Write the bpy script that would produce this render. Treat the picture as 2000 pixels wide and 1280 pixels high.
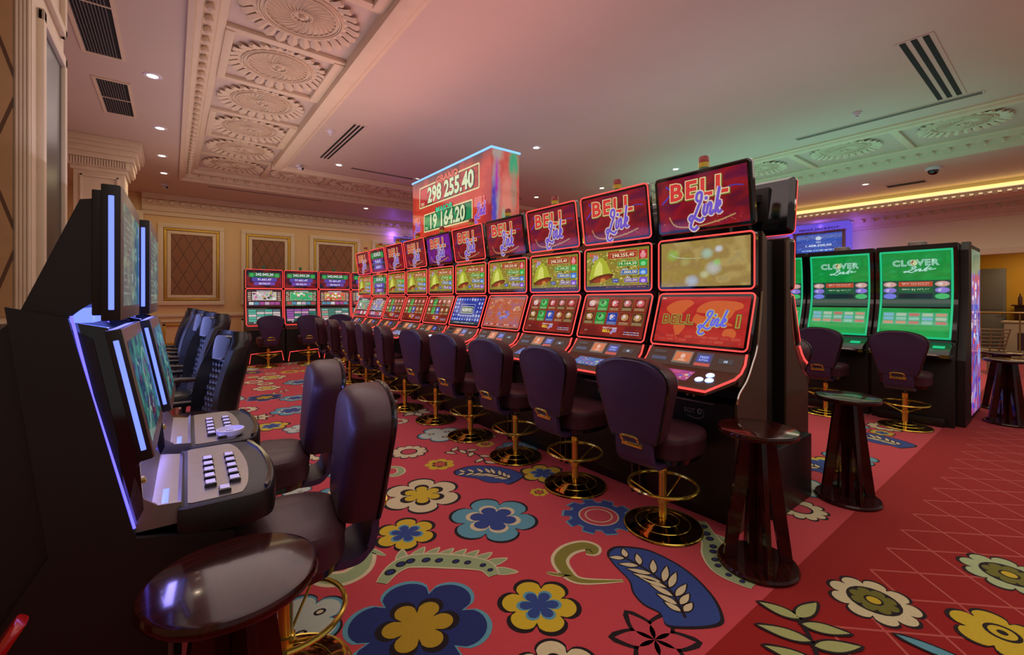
import bpy, bmesh, math, random
from mathutils import Vector, Matrix
R = math.radians
PI = math.pi
for o in list(bpy.data.objects):
    bpy.data.objects.remove(o)
SC = bpy.context.scene
COL = SC.collection
rnd = random.Random(7)

# ---------------------------------------------------------------- camera, world, exposure
EYE = 1.45
cam = bpy.data.objects.new('camera', bpy.data.cameras.new('camera'))
COL.objects.link(cam)
cam.location = (0, 0, EYE)
cam.rotation_euler = (R(90), 0, -math.atan(663 / 856))
cam.data.sensor_width = 36
cam.data.lens = 36 * 856 / 2000
cam.data.shift_y = -56 / 2000
cam.data.clip_start = 0.02
SC.camera = cam
SC.view_settings.view_transform = 'Standard'
SC.view_settings.look = 'None'
SC.view_settings.exposure = 0.0
SC.view_settings.gamma = 1
SC.view_settings.use_curve_mapping = False
w = bpy.data.worlds.new('world')
SC.world = w
w.use_nodes = True
w.node_tree.nodes['Background'].inputs[0].default_value = (1.0, 0.86, 0.84, 1)
w.node_tree.nodes['Background'].inputs[1].default_value = 0.26


def lamp(name, kind, loc, energy, color, size=0.3, rot=(0, 0, 0), spot=None, size_y=None, parent=None):
    l = bpy.data.lights.new(name, kind)
    l.energy = energy
    l.color = color
    if kind == 'AREA':
        l.size = size
        if size_y:
            l.shape = 'RECTANGLE'
            l.size_y = size_y
    else:
        l.shadow_soft_size = size
    if spot:
        l.spot_size = R(spot)
        l.spot_blend = 0.8
    o = bpy.data.objects.new(name, l)
    COL.objects.link(o)
    o.location = loc
    o.rotation_euler = rot
    o.parent = parent
    return o


WARM = (1.0, 0.78, 0.56)
# broad soft wash of the many ceiling lamps
lamp('ceiling_wash', 'AREA', (1.5, -1.4, 3.8), 55, (1.0, 0.86, 0.76), 4.5, size_y=4)
lamp('ceiling_wash', 'AREA', (6.0, -1.2, 3.8), 60, (1.0, 0.86, 0.72), 4.5, size_y=4)
lamp('ceiling_wash', 'AREA', (1.2, 5.0, 3.8), 75, (1.0, 0.84, 0.80), 2.4, size_y=9)
lamp('ceiling_wash', 'AREA', (6.0, 5.0, 3.9), 95, (1.0, 0.88, 0.76), 4.0, size_y=8)
lamp('ceiling_wash', 'AREA', (2.5, 11.8, 3.75), 34, (1.0, 0.80, 0.46), 7.0, size_y=1.2)
lamp('ceiling_wash', 'AREA', (12.3, 3.0, 3.7), 200, (1.0, 0.88, 0.66), 3.0, size_y=9)
# added unseen fill lamps facing up, coloured to tint the ceiling
lamp('ceiling_tint_fill', 'AREA', (2.2, 4.0, 2.7), 20, (1.0, 0.50, 0.50), 0.8, rot=(PI, 0, 0), size_y=4)
lamp('ceiling_tint_fill', 'AREA', (4.8, 3.8, 2.5), 20, (0.74, 0.84, 1.0), 1.6, rot=(PI, 0, 0), size_y=6)
lamp('ceiling_tint_fill', 'AREA', (7.9, 3.6, 2.4), 24, (0.16, 1.0, 0.80), 0.8, rot=(PI, 0, 0), size_y=5)
lamp('ceiling_tint_fill', 'AREA', (9.4, 3.6, 2.4), 30, (0.12, 1.0, 0.85), 0.8, rot=(PI, 0, 0), size_y=6)
lamp('ceiling_tint_fill', 'AREA', (6.2, -0.8, 2.3), 5, (1.0, 0.60, 0.25), 2.0, rot=(PI, 0, 0), size_y=2)
lamp('ceiling_tint_fill', 'AREA', (-0.2, 5.6, 2.2), 8, (0.70, 0.68, 1.0), 0.7, rot=(PI, 0, 0), size_y=6)
lamp('ceiling_tint_fill', 'AREA', (1.2, 7.0, 2.4), 26, (1.0, 0.84, 0.74), 1.2, rot=(PI, 0, 0), size_y=5)
lamp('ceiling_tint_fill', 'AREA', (1.9, 1.2, 2.4), 7, (0.95, 0.74, 0.85), 1.6, rot=(PI, 0, 0), size_y=2)
# blue light bars of the machines facing the armchairs
lamp('blue_bar_glow', 'AREA', (-0.55, 6.0, 1.2), 26, (0.22, 0.34, 1.0), 1.0, rot=(0, R(-90), 0), size_y=4.5)


# ---------------------------------------------------------------- colour, materials
def lin(c):
    return tuple((x / 12.92 if x <= 0.04045 else ((x + 0.055) / 1.055) ** 2.4) for x in c)


def hx(s):
    return tuple(int(s[i:i + 2], 16) / 255 for i in (0, 2, 4))


def mat(name, col, rough=0.5, metal=0.0, noise=0.08, nscale=12, bump=0.0, bscale=200, emit=None, es=1.0, coat=0.0, spec=0.5, sheen=0):
    m = bpy.data.materials.new(name)
    m.use_nodes = True
    nt = m.node_tree
    b = nt.nodes['Principled BSDF']
    b.inputs['Roughness'].default_value = rough
    b.inputs['Metallic'].default_value = metal
    b.inputs['Coat Weight'].default_value = coat
    b.inputs['Coat Roughness'].default_value = 0.06
    b.inputs['Specular IOR Level'].default_value = spec
    b.inputs['Sheen Weight'].default_value = sheen
    c = lin(hx(col)) if isinstance(col, str) else col
    b.inputs['Base Color'].default_value = (*c, 1)
    tc = nt.nodes.new('ShaderNodeTexCoord')
    if noise:
        n = nt.nodes.new('ShaderNodeTexNoise')
        n.inputs['Scale'].default_value = nscale
        n.inputs['Detail'].default_value = 4
        nt.links.new(tc.outputs['Object'], n.inputs['Vector'])
        mx = nt.nodes.new('ShaderNodeMixRGB')
        mx.inputs[1].default_value = (*[x * (1 - noise) for x in c], 1)
        mx.inputs[2].default_value = (*[min(1, x * (1 + noise)) for x in c], 1)
        nt.links.new(n.outputs['Fac'], mx.inputs[0])
        nt.links.new(mx.outputs[0], b.inputs['Base Color'])
    if bump:
        n2 = nt.nodes.new('ShaderNodeTexNoise')
        n2.inputs['Scale'].default_value = bscale
        nt.links.new(tc.outputs['Object'], n2.inputs['Vector'])
        bp = nt.nodes.new('ShaderNodeBump')
        bp.inputs['Strength'].default_value = bump
        bp.inputs['Distance'].default_value = 0.002
        nt.links.new(n2.outputs['Fac'], bp.inputs['Height'])
        nt.links.new(bp.outputs[0], b.inputs['Normal'])
    if emit:
        e = lin(hx(emit)) if isinstance(emit, str) else emit
        b.inputs['Emission Color'].default_value = (*e, 1)
        b.inputs['Emission Strength'].default_value = es
    return m


def attr_mat(name, rough, emis=None, spec=0.5, bump=0, noise=0.0, sheen=0, grain=300):
    """colour comes from the mesh's own colour attribute (inlaid pile or lit pixels)"""
    m = bpy.data.materials.new(name)
    m.use_nodes = True
    nt = m.node_tree
    b = nt.nodes['Principled BSDF']
    b.inputs['Roughness'].default_value = rough
    b.inputs['Specular IOR Level'].default_value = spec
    b.inputs['Sheen Weight'].default_value = sheen
    a = nt.nodes.new('ShaderNodeAttribute')
    a.attribute_name = 'Col'
    src = a.outputs['Color']
    tc = nt.nodes.new('ShaderNodeTexCoord')
    if noise:
        n = nt.nodes.new('ShaderNodeTexNoise')
        n.inputs['Scale'].default_value = grain
        n.inputs['Detail'].default_value = 6
        nt.links.new(tc.outputs['Object'], n.inputs['Vector'])
        mr = nt.nodes.new('ShaderNodeMapRange')
        mr.inputs[3].default_value = 1 - noise
        mr.inputs[4].default_value = 1 + noise
        nt.links.new(n.outputs['Fac'], mr.inputs[0])
        vm = nt.nodes.new('ShaderNodeVectorMath')
        vm.operation = 'SCALE'
        nt.links.new(src, vm.inputs[0])
        nt.links.new(mr.outputs[0], vm.inputs['Scale'])
        src = vm.outputs[0]
    if emis:
        b.inputs['Base Color'].default_value = (0.01, 0.01, 0.012, 1)
        nt.links.new(src, b.inputs['Emission Color'])
        b.inputs['Emission Strength'].default_value = emis
    else:
        nt.links.new(src, b.inputs['Base Color'])
    if bump:
        n2 = nt.nodes.new('ShaderNodeTexNoise')
        n2.inputs['Scale'].default_value = 260
        n2.inputs['Detail'].default_value = 3
        nt.links.new(tc.outputs['Object'], n2.inputs['Vector'])
        bp = nt.nodes.new('ShaderNodeBump')
        bp.inputs['Strength'].default_value = bump
        bp.inputs['Distance'].default_value = 0.004
        nt.links.new(n2.outputs['Fac'], bp.inputs['Height'])
        nt.links.new(bp.outputs[0], b.inputs['Normal'])
    return m


M = {}
M['paint'] = mat('ceiling_paint', 'c8b4a4', 0.55, noise=0.05, nscale=1.5)
M['plaster'] = mat('plaster_moulding', 'd6c2a4', 0.6, noise=0.08, nscale=8, bump=0.15, bscale=60)
M['wall'] = mat('wall_paint', 'd8b684', 0.6, noise=0.05, nscale=2)
M['gilt'] = mat('gilt_trim', 'c29a3a', 0.35, 0.6, noise=0.15, nscale=20)
M['black'] = mat('black_cabinet', '120e0c', 0.45, noise=0.15, nscale=6, bump=0.05)
M['bronze'] = mat('bronze_panel', '4a382a', 0.45, 0.25, noise=0.1, nscale=5)
M['gloss'] = mat('gloss_black', '08080a', 0.08, noise=0.1, coat=0.6)
M['chrome'] = mat('chrome', 'b8b4b0', 0.12, 1.0, noise=0.04)
M['silver'] = mat('brushed_silver', '9c948c', 0.34, 0.85, noise=0.1, nscale=30)
M['gold'] = mat('polished_brass', 'e8cc58', 0.15, 0.86, noise=0.06)
M['gold_dark'] = mat('brass_disc', 'b8923a', 0.09, 1.0, noise=0.06)
M['leather'] = mat('plum_leather', '40222c', 0.42, noise=0.12, nscale=14, bump=0.35, bscale=240, coat=0.05, spec=0.4)
M['shell'] = mat('purple_vinyl', '3a284a', 0.45, noise=0.1, nscale=10, bump=0.2, bscale=260)
M['piping'] = mat('black_piping', '0c0a0c', 0.2, noise=0.1, coat=0.4)
M['blackleather'] = mat('black_leather', '14171a', 0.3, noise=0.15, nscale=14, bump=0.3, bscale=160, coat=0.2)
M['quilt'] = mat('quilted_leather', '34404e', 0.26, noise=0.1, nscale=14, bump=0.3, bscale=160, coat=0.3)
M['neon'] = mat('red_neon', '300000', 0.4, noise=0, emit=(1.0, 0.062, 0.055), es=1.6)
M['neon_green'] = mat('green_neon', '003018', 0.4, noise=0, emit=(0.01, 0.62, 0.26), es=0.8)
M['bar_blue'] = mat('blue_light_bar', '000010', 0.4, noise=0, emit=(0.14, 0.20, 1.0), es=1.9)
M['strip_blue'] = mat('blue_light_strip', '000010', 0.4, noise=0, emit=(0.12, 0.10, 1.0), es=2.4)
M['led_blue'] = mat('sign_led', '000010', 0.4, noise=0, emit=(0.18, 0.45, 1.0), es=1.6)
M['lamp'] = mat('lamp_glow', 'ffffff', 0.4, noise=0, emit=(1.0, 0.86, 0.55), es=9)
M['cove'] = mat('cove_glow', 'ffffff', 0.4, noise=0, emit=(1.0, 0.72, 0.10), es=0.85)
M['white'] = mat('white_plastic', 'd8d4dc', 0.35, noise=0.04)
M['grey'] = mat('grey_plastic', '6a6664', 0.5, noise=0.08)
M['dark'] = mat('dark_void', '040302', 0.8, noise=0.1)
M['red'] = mat('red_plastic', 'a00a0e', 0.22, noise=0.08, coat=0.3)
M['sigred'] = mat('lamp_red', '7a1c14', 0.3, noise=0.05, emit='7a1c14', es=0.25)
M['sigyel'] = mat('lamp_yellow', 'a88a20', 0.3, noise=0.05, emit='a88a20', es=0.25)
M['siggrn'] = mat('lamp_green', '1c5a3c', 0.3, noise=0.05, emit='1c5a3c', es=0.25)
M['lit'] = mat('lit_button', 'ffffff', 0.3, noise=0, emit=(0.30, 0.50, 1.0), es=1.3)
M['wicker'] = mat('wicker', '7a6244', 0.6, noise=0.3, nscale=60)
M['counter'] = mat('counter_cream', 'b8a484', 0.5, noise=0.05)
M['yellow'] = mat('yellow_wall', 'c89420', 0.6, noise=0.06, nscale=3)
M['screen_dim'] = attr_mat('dim_screen', 0.10, emis=0.5, noise=0.2, grain=60)
M['mirror'] = mat('tinted_mirror', '1c1410', 0.3, noise=0.1, spec=0.4)
M['cream'] = mat('cream_wall_paint', 'e0d0ae', 0.6, noise=0.05, nscale=2)
M['bronze_rail'] = mat('aged_brass', '8c6c34', 0.35, 0.8, noise=0.1)
M['screen'] = attr_mat('lit_screen', 0.07, emis=0.85, noise=0.16, grain=70)
M['carpet'] = attr_mat('carpet_pile', 0.95, spec=0.15, bump=0.5, noise=0.16, sheen=0.15, grain=120)


def stretched(name, c1, c2, scale, stretch, rough, coat):
    m = mat(name, c1, rough, noise=0, coat=coat)
    nt = m.node_tree
    tc = nt.nodes.new('ShaderNodeTexCoord')
    mp = nt.nodes.new('ShaderNodeMapping')
    mp.inputs['Scale'].default_value = stretch
    n = nt.nodes.new('ShaderNodeTexNoise')
    n.inputs['Scale'].default_value = scale
    n.inputs['Detail'].default_value = 8
    cr = nt.nodes.new('ShaderNodeValToRGB')
    cr.color_ramp.elements[0].position = 0.3
    cr.color_ramp.elements[1].position = 0.72
    cr.color_ramp.elements[0].color = (*lin(hx(c1)), 1)
    cr.color_ramp.elements[1].color = (*lin(hx(c2)), 1)
    nt.links.new(tc.outputs['Object'], mp.inputs[0])
    nt.links.new(mp.outputs[0], n.inputs['Vector'])
    nt.links.new(n.outputs['Fac'], cr.inputs[0])
    nt.links.new(cr.outputs[0], nt.nodes['Principled BSDF'].inputs['Base Color'])
    return m


M['wood'] = stretched('dark_mahogany', '180705', '3e140e', 7, (1, 12, 1), 0.14, 0.25)
M['wood'].node_tree.nodes['Principled BSDF'].inputs['Specular IOR Level'].default_value = 0.3


def lattice_mat(name, c, line):
    """diamond quilting: two crossed families of thin grooves"""
    m = mat(name, c, 0.6, noise=0.1, nscale=20)
    nt = m.node_tree
    tc = nt.nodes.new('ShaderNodeTexCoord')
    sp = nt.nodes.new('ShaderNodeSeparateXYZ')
    nt.links.new(tc.outputs['Generated'], sp.inputs[0])
    outs = []
    for sg in (1, -1):
        a = nt.nodes.new('ShaderNodeMath'); a.operation = 'MULTIPLY'; a.inputs[1].default_value = 3.4
        nt.links.new(sp.outputs['X'], a.inputs[0])
        z = nt.nodes.new('ShaderNodeMath'); z.operation = 'MULTIPLY'; z.inputs[1].default_value = 3.0 * sg
        nt.links.new(sp.outputs['Z'], z.inputs[0])
        s = nt.nodes.new('ShaderNodeMath'); s.operation = 'ADD'
        nt.links.new(a.outputs[0], s.inputs[0]); nt.links.new(z.outputs[0], s.inputs[1])
        p = nt.nodes.new('ShaderNodeMath'); p.operation = 'PINGPONG'; p.inputs[1].default_value = 0.5
        nt.links.new(s.outputs[0], p.inputs[0])
        l = nt.nodes.new('ShaderNodeMath'); l.operation = 'LESS_THAN'; l.inputs[1].default_value = 0.035
        nt.links.new(p.outputs[0], l.inputs[0])
        outs.append(l)
    mxm = nt.nodes.new('ShaderNodeMath'); mxm.operation = 'MAXIMUM'
    nt.links.new(outs[0].outputs[0], mxm.inputs[0]); nt.links.new(outs[1].outputs[0], mxm.inputs[1])
    b = nt.nodes['Principled BSDF']
    old = b.inputs['Base Color'].links[0].from_socket
    mx = nt.nodes.new('ShaderNodeMixRGB')
    mx.inputs[2].default_value = (*lin(hx(line)), 1)
    nt.links.new(mxm.outputs[0], mx.inputs[0]); nt.links.new(old, mx.inputs[1])
    nt.links.new(mx.outputs[0], b.inputs['Base Color'])
    return m


M['lattice'] = lattice_mat('quilted_fabric', '86583a', '5c3824')
M['lattice_light'] = lattice_mat('quilted_fabric_light', 'b08a5c', '5a3c24')


# ---------------------------------------------------------------- mesh building
class MB:
    def __init__(s):
        s.v = []; s.f = []; s.mi = []

    def add(s, vs, fs, mi=0, mtx=None):
        k = len(s.v)
        s.v += [tuple(mtx @ Vector(p)) if mtx else tuple(p) for p in vs]
        s.f += [tuple(i + k for i in f) for f in fs]
        s.mi += [mi] * len(fs)
        return s

    def box(s, lo, hi, bev=0.0, mi=0, mtx=None, seg=2):
        if bev <= 0:
            x0, y0, z0 = lo; x1, y1, z1 = hi
            return s.add([(x0, y0, z0), (x1, y0, z0), (x1, y1, z0), (x0, y1, z0), (x0, y0, z1), (x1, y0, z1), (x1, y1, z1), (x0, y1, z1)],
                         [(0, 3, 2, 1), (4, 5, 6, 7), (0, 1, 5, 4), (1, 2, 6, 5), (2, 3, 7, 6), (3, 0, 4, 7)], mi, mtx)
        bm = bmesh.new()
        bmesh.ops.create_cube(bm, size=1)
        for v in bm.verts:
            v.co = Vector([lo[i] + (v.co[i] + 0.5) * (hi[i] - lo[i]) for i in range(3)])
        bmesh.ops.bevel(bm, geom=bm.edges[:], offset=bev, segments=seg, profile=0.6, affect='EDGES')
        bm.verts.index_update()
        s.add([v.co[:] for v in bm.verts], [[v.index for v in f.verts] for f in bm.faces], mi, mtx)
        bm.free()
        return s

    def prism(s, prof, a, b, axis='x', mi=0, mtx=None):
        """2D profile extruded along axis; profile coords are the two other axes in order"""
        def P(t, p):
            return {'x': (t, p[0], p[1]), 'y': (p[0], t, p[1]), 'z': (p[0], p[1], t)}[axis]
        n = len(prof)
        vs = [P(a, p) for p in prof] + [P(b, p) for p in prof]
        fs = [tuple(range(n))[::-1], tuple(range(n, 2 * n))] + [(i, (i + 1) % n, n + (i + 1) % n, n + i) for i in range(n)]
        return s.add(vs, fs, mi, mtx)

    def loft(s, loops, mi=0, mtx=None, caps=True, closed=True):
        n = len(loops[0]); vs = []; fs = []
        for l in loops:
            vs += l
        for j in range(len(loops) - 1):
            for i in range(n if closed else n - 1):
                a = j * n + i; b = j * n + (i + 1) % n
                fs.append((a, b, b + n, a + n))
        if caps:
            fs.append(tuple(range(n))[::-1]); fs.append(tuple(range((len(loops) - 1) * n, len(loops) * n)))
        return s.add(vs, fs, mi, mtx)

    def lathe(s, prof, c=(0, 0, 0), n=24, mi=0, mtx=None):
        loops = [[(c[0] + r * math.cos(2 * PI * i / n), c[1] + r * math.sin(2 * PI * i / n), c[2] + z) for i in range(n)] for r, z in prof]
        return s.loft(loops, mi, mtx)

    def tube(s, pts, r, n=8, closed=False, mi=0, mtx=None, r2=None):
        P = [Vector(p) for p in pts]; m = len(P); loops = []
        up0 = None
        for i, p in enumerate(P):
            if closed:
                t = (P[(i + 1) % m] - P[i - 1])
            else:
                t = P[min(i + 1, m - 1)] - P[max(i - 1, 0)]
            t.normalize()
            if up0 is None:
                up0 = Vector((0, 0, 1)) if abs(t.z) < 0.9 else Vector((1, 0, 0))
            a = t.cross(up0)
            if a.length < 1e-4:
                a = t.orthogonal()
            a.normalize(); b = t.cross(a); b.normalize(); up0 = -b if b.dot(up0) < 0 else b
            rr = r if r2 is None else r + (r2 - r) * i / (m - 1)
            loops.append([tuple(p + a * rr * math.cos(2 * PI * k / n) + b * rr * math.sin(2 * PI * k / n)) for k in range(n)])
        if closed:
            loops.append(loops[0])
        return s.loft(loops, mi, mtx, caps=not closed)

    def mesh(s, name, mats, smooth=35):
        me = bpy.data.meshes.new(name)
        me.from_pydata(s.v, [], s.f)
        for m in mats:
            me.materials.append(M[m])
        me.polygons.foreach_set('material_index', s.mi)
        me.validate()
        bm = bmesh.new(); bm.from_mesh(me)
        bmesh.ops.recalc_face_normals(bm, faces=bm.faces)
        bm.to_mesh(me); bm.free()
        if smooth:
            me.polygons.foreach_set('use_smooth', [True] * len(me.polygons))
            me.set_sharp_from_angle(angle=R(smooth))
        me.update()
        return me


CACHE = {}


def part(name, parent, key, fn, mats, smooth=35, loc=None, rot=None, label=None):
    """link one mesh object; the same key shares its mesh data"""
    if isinstance(mats, str):
        mats = [mats]
    if key is None or key not in CACHE:
        r = fn()
        me = r.mesh(name, mats, smooth) if isinstance(r, MB) else r
        if key is not None:
            CACHE[key] = me
    else:
        me = CACHE[key]
    o = bpy.data.objects.new(name, me)
    COL.objects.link(o)
    o.parent = parent
    if loc: o.location = loc
    if rot: o.rotation_euler = rot
    if label: o['label'] = label
    return o


def tag(o, label, cat, group=None):
    o['label'] = label; o['category'] = cat
    if group: o['group'] = group
    return o


def thing(name, label, cat, loc=(0, 0, 0), rz=0, group=None):
    o = bpy.data.objects.new(name, None)
    o.empty_display_size = 0.1
    COL.objects.link(o)
    o.location = loc; o.rotation_euler = (0, 0, rz)
    return tag(o, label, cat, group)


def struct(name, mb, mats, smooth=35, parent=None):
    o = part(name, parent, None, lambda: mb, mats, smooth)
    if parent is None: o['kind'] = 'structure'
    return o


def rrect(w, h, r, n=5, cx=0, cy=0):
    p = []
    for k, (sx, sy) in enumerate(((1, 1), (-1, 1), (-1, -1), (1, -1))):
        for i in range(n + 1):
            a = (k + i / n) * PI / 2
            p.append((cx + sx * (w / 2 - r) + r * math.cos(a), cy + sy * (h / 2 - r) + r * math.sin(a)))
    return p


def catmull(pts, n=6, closed=False):
    out = []; m = len(pts)
    rng = range(m if closed else m - 1)
    for i in rng:
        if closed:
            p0, p1, p2, p3 = pts[i - 1], pts[i], pts[(i + 1) % m], pts[(i + 2) % m]
        else:
            p0, p1, p2, p3 = pts[max(i - 1, 0)], pts[i], pts[i + 1], pts[min(i + 2, m - 1)]
        for k in range(n):
            t = k / n
            out.append(tuple(0.5 * (2 * b + (c - a) * t + (2 * a - 5 * b + 4 * c - d) * t * t + (3 * b - a - 3 * c + d) * t ** 3)
                             for a, b, c, d in zip(p0, p1, p2, p3)))
    if not closed:
        out.append(tuple(pts[-1]))
    return out


# ---------------------------------------------------------------- flat artwork: one mesh whose faces carry colours
GLY = {}


def glyph(s, off=0.0, sp=1.0):
    k = (s, off, sp)
    if k in GLY: return GLY[k]
    cu = bpy.data.curves.new('t', 'FONT')
    cu.body = s; cu.size = 1; cu.resolution_u = 2; cu.offset = off; cu.space_character = sp
    cu.align_x = 'CENTER'
    o = bpy.data.objects.new('t', cu)
    COL.objects.link(o)
    me = bpy.data.meshes.new_from_object(o)
    vs = [(v.co.x, v.co.y) for v in me.vertices]
    fs = [tuple(p.vertices) for p in me.polygons]
    bpy.data.objects.remove(o); bpy.data.meshes.remove(me); bpy.data.curves.remove(cu)
    if vs:
        y0 = min(v[1] for v in vs); y1 = max(v[1] for v in vs); x0 = min(v[0] for v in vs); x1 = max(v[0] for v in vs)
    else:
        y0, y1, x0, x1 = 0, 1, 0, 1
    GLY[k] = (vs, fs, (x0, y0, x1, y1))
    return GLY[k]


class Art:
    def __init__(s, dz=0.00012):
        s.v = []; s.f = []; s.c = []; s.z = 0.0; s.dz = dz

    def lay(s, vs, fs, cols):
        k = len(s.v)
        s.z += s.dz
        s.v += [(x, y, s.z) for x, y in vs]
        for i, f in enumerate(fs):
            s.f.append(tuple(j + k for j in f))
            s.c.append(cols[i] if isinstance(cols, list) else [cols] * len(f))
        return s

    def poly(s, pts, c):
        return s.lay(pts, [tuple(range(len(pts)))], lin(hx(c)) if isinstance(c, str) else c)

    def rect(s, x0, y0, x1, y1, c, r=0):
        if r:
            return s.poly(rrect(x1 - x0, y1 - y0, r, 3, (x0 + x1) / 2, (y0 + y1) / 2), c)
        return s.poly([(x0, y0), (x1, y0), (x1, y1), (x0, y1)], c)

    def frame(s, x0, y0, x1, y1, c, inner, t, r=0.004):
        s.rect(x0, y0, x1, y1, c, r)
        return s.rect(x0 + t, y0 + t, x1 - t, y1 - t, inner, r * 0.7)

    def ell(s, cx, cy, rx, ry, c, n=20, rot=0):
        ca, sa = math.cos(rot), math.sin(rot)
        return s.poly([(cx + rx * math.cos(a) * ca - ry * math.sin(a) * sa, cy + rx * math.cos(a) * sa + ry * math.sin(a) * ca)
                       for a in [2 * PI * i / n for i in range(n)]], c)

    def cloud(s, x0, y0, x1, y1, nx, ny, fn):
        """grid with a colour per corner"""
        vs = [(x0 + (x1 - x0) * i / nx, y0 + (y1 - y0) * j / ny) for j in range(ny + 1) for i in range(nx + 1)]
        cc = [fn(i / nx, j / ny) for j in range(ny + 1) for i in range(nx + 1)]
        fs = []; cols = []
        for j in range(ny):
            for i in range(nx):
                a = j * (nx + 1) + i
                f = (a, a + 1, a + nx + 2, a + nx + 1)
                fs.append(f); cols.append([cc[t] for t in f])
        return s.lay(vs, fs, cols)

    def text(s, t, cx, cy, h, c, w=None, shear=0, rot=0, off=0.0, grow=0.0, sp=1.0):
        """centred text of cap height h (and width w if given)"""
        vs, fs, (x0, y0, x1, y1) = glyph(t, off, sp)
        bx0, by0, bx1, by1 = glyph(t, 0.0, sp)[2]
        k = h / max(1e-6, by1 - by0)
        kx = (w / max(1e-6, bx1 - bx0)) if w else k
        mx, my = (bx0 + bx1) / 2, (by0 + by1) / 2
        ca, sa = math.cos(rot), math.sin(rot)
        out = []
        for x, y in vs:
            yy = (y - my) * k; xx = (x - mx) * kx + shear * yy
            out.append((cx + xx * ca - yy * sa, cy + xx * sa + yy * ca))
        return s.lay(out, fs, lin(hx(c)) if isinstance(c, str) else c)

    def ribbon(s, pts, w, c, w2=None, n=6, smooth=True, profile=None):
        P = catmull(pts, n) if smooth else pts
        m = len(P); L = []; Rr = []
        for i, p in enumerate(P):
            a = P[max(i - 1, 0)]; b = P[min(i + 1, m - 1)]
            dx, dy = b[0] - a[0], b[1] - a[1]; l = math.hypot(dx, dy) or 1
            t = i / (m - 1)
            ww = (profile(t) * w if profile else (w + ((w2 if w2 is not None else w) - w) * t)) / 2
            L.append((p[0] - dy / l * ww, p[1] + dx / l * ww)); Rr.append((p[0] + dy / l * ww, p[1] - dx / l * ww))
        vs = L + Rr
        return s.lay(vs, [(i, m + i, m + i + 1, i + 1) for i in range(m - 1)], lin(hx(c)) if isinstance(c, str) else c)

    def mesh(s, name, mat_name, fn=None):
        me = bpy.data.meshes.new(name)
        vs = [fn(*v) for v in s.v] if fn else s.v
        me.from_pydata(vs, [], s.f)
        me.materials.append(M[mat_name])
        ca = me.color_attributes.new('Col', 'FLOAT_COLOR', 'CORNER')
        flat = []
        for c in s.c:
            for x in c:
                flat += [x[0], x[1], x[2], 1.0]
        ca.data.foreach_set('color', flat)
        # every face looks out of the sheet
        flip = [p.index for p in me.polygons if False]
        me.update()
        return me


# ================================================================ THE ROOM
# carpet: deep pile with inlaid motifs; red runner with a lattice in front of Y = 0.93
CR, OL, NAVY, BLUE, TEAL, YEL, OLIVE, SAGE, INK, PINK, MUST = 'cfc49a', '7d7a2c', '1c2a66', '2c4486', '5a98a8', 'c8ad26', '6c6a22', '93a878', '180a10', 'b8404c', 'a88a1c'
art = Art(dz=0.0003)


def base_pink(u, v):
    k = 0.5 + 0.5 * math.sin(9 * u + 3 * math.sin(7 * v)) * math.cos(11 * v + u * 4)
    a, b = lin(hx('c2434e')), lin(hx('b83c3e'))
    return tuple(a[i] * k + b[i] * (1 - k) for i in range(3))


def base_red(u, v):
    k = 0.5 + 0.5 * math.sin(13 * u + 2 * math.sin(5 * v)) * math.cos(7 * v + u * 4)
    a, b = lin(hx('98080a')), lin(hx('8a1006'))
    return tuple(a[i] * k + b[i] * (1 - k) for i in range(3))


art.cloud(-3, 0.93, 15.6, 13.4, 24, 16, base_pink)
art.z = 0
art.cloud(-3, -4, 15.6, 0.93, 24, 8, base_red)


def flower(cx, cy, r, n, c, rot=0.0, depth=0.25, sq=1.0, ang=0, pw=0.52):
    p = []
    N = n * 12
    for i in range(N):
        a = 2 * PI * i / N
        rr = r * (1 - depth + depth * abs(math.cos(n * a / 2)) ** pw)
        x, y = rr * math.cos(a + rot), rr * math.sin(a + rot) * sq
        p.append((cx + x * math.cos(ang) - y * math.sin(ang), cy + x * math.sin(ang) + y * math.cos(ang)))
    art.poly(p, c)


def ffl(cx, cy, R0, n, cols, rot=0.0, dep=0.33):
    """cols: list of (fraction of the radius, colour, depth factor)"""
    for fr, c, df in cols:
        flower(cx, cy, R0 * fr, n, c, rot, dep * df)


def leaf(bx, by, tx, ty, wd, c, edge=None, e=0.008):
    """pointed leaf from base to tip"""
    L = math.hypot(tx - bx, ty - by); ux, uy = (tx - bx) / L, (ty - by) / L
    def shape(g):
        top = []; bot = []
        for i in range(11):
            t = i / 10
            w_ = (wd / 2) * math.sin(PI * t ** 0.8) + g
            x = -g * 1.6 + (L + g * 3.2) * t
            if i in (0, 10): w_ = 0.001
            top.append((bx + ux * x - uy * w_, by + uy * x + ux * w_)); bot.append((bx + ux * x + uy * w_, by + uy * x - ux * w_))
        return top + bot[::-1][1:-1]
    z0 = art.z
    if edge:
        art.poly(shape(e), edge)
    art.poly(shape(0), c)
    art.z = z0


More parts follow.
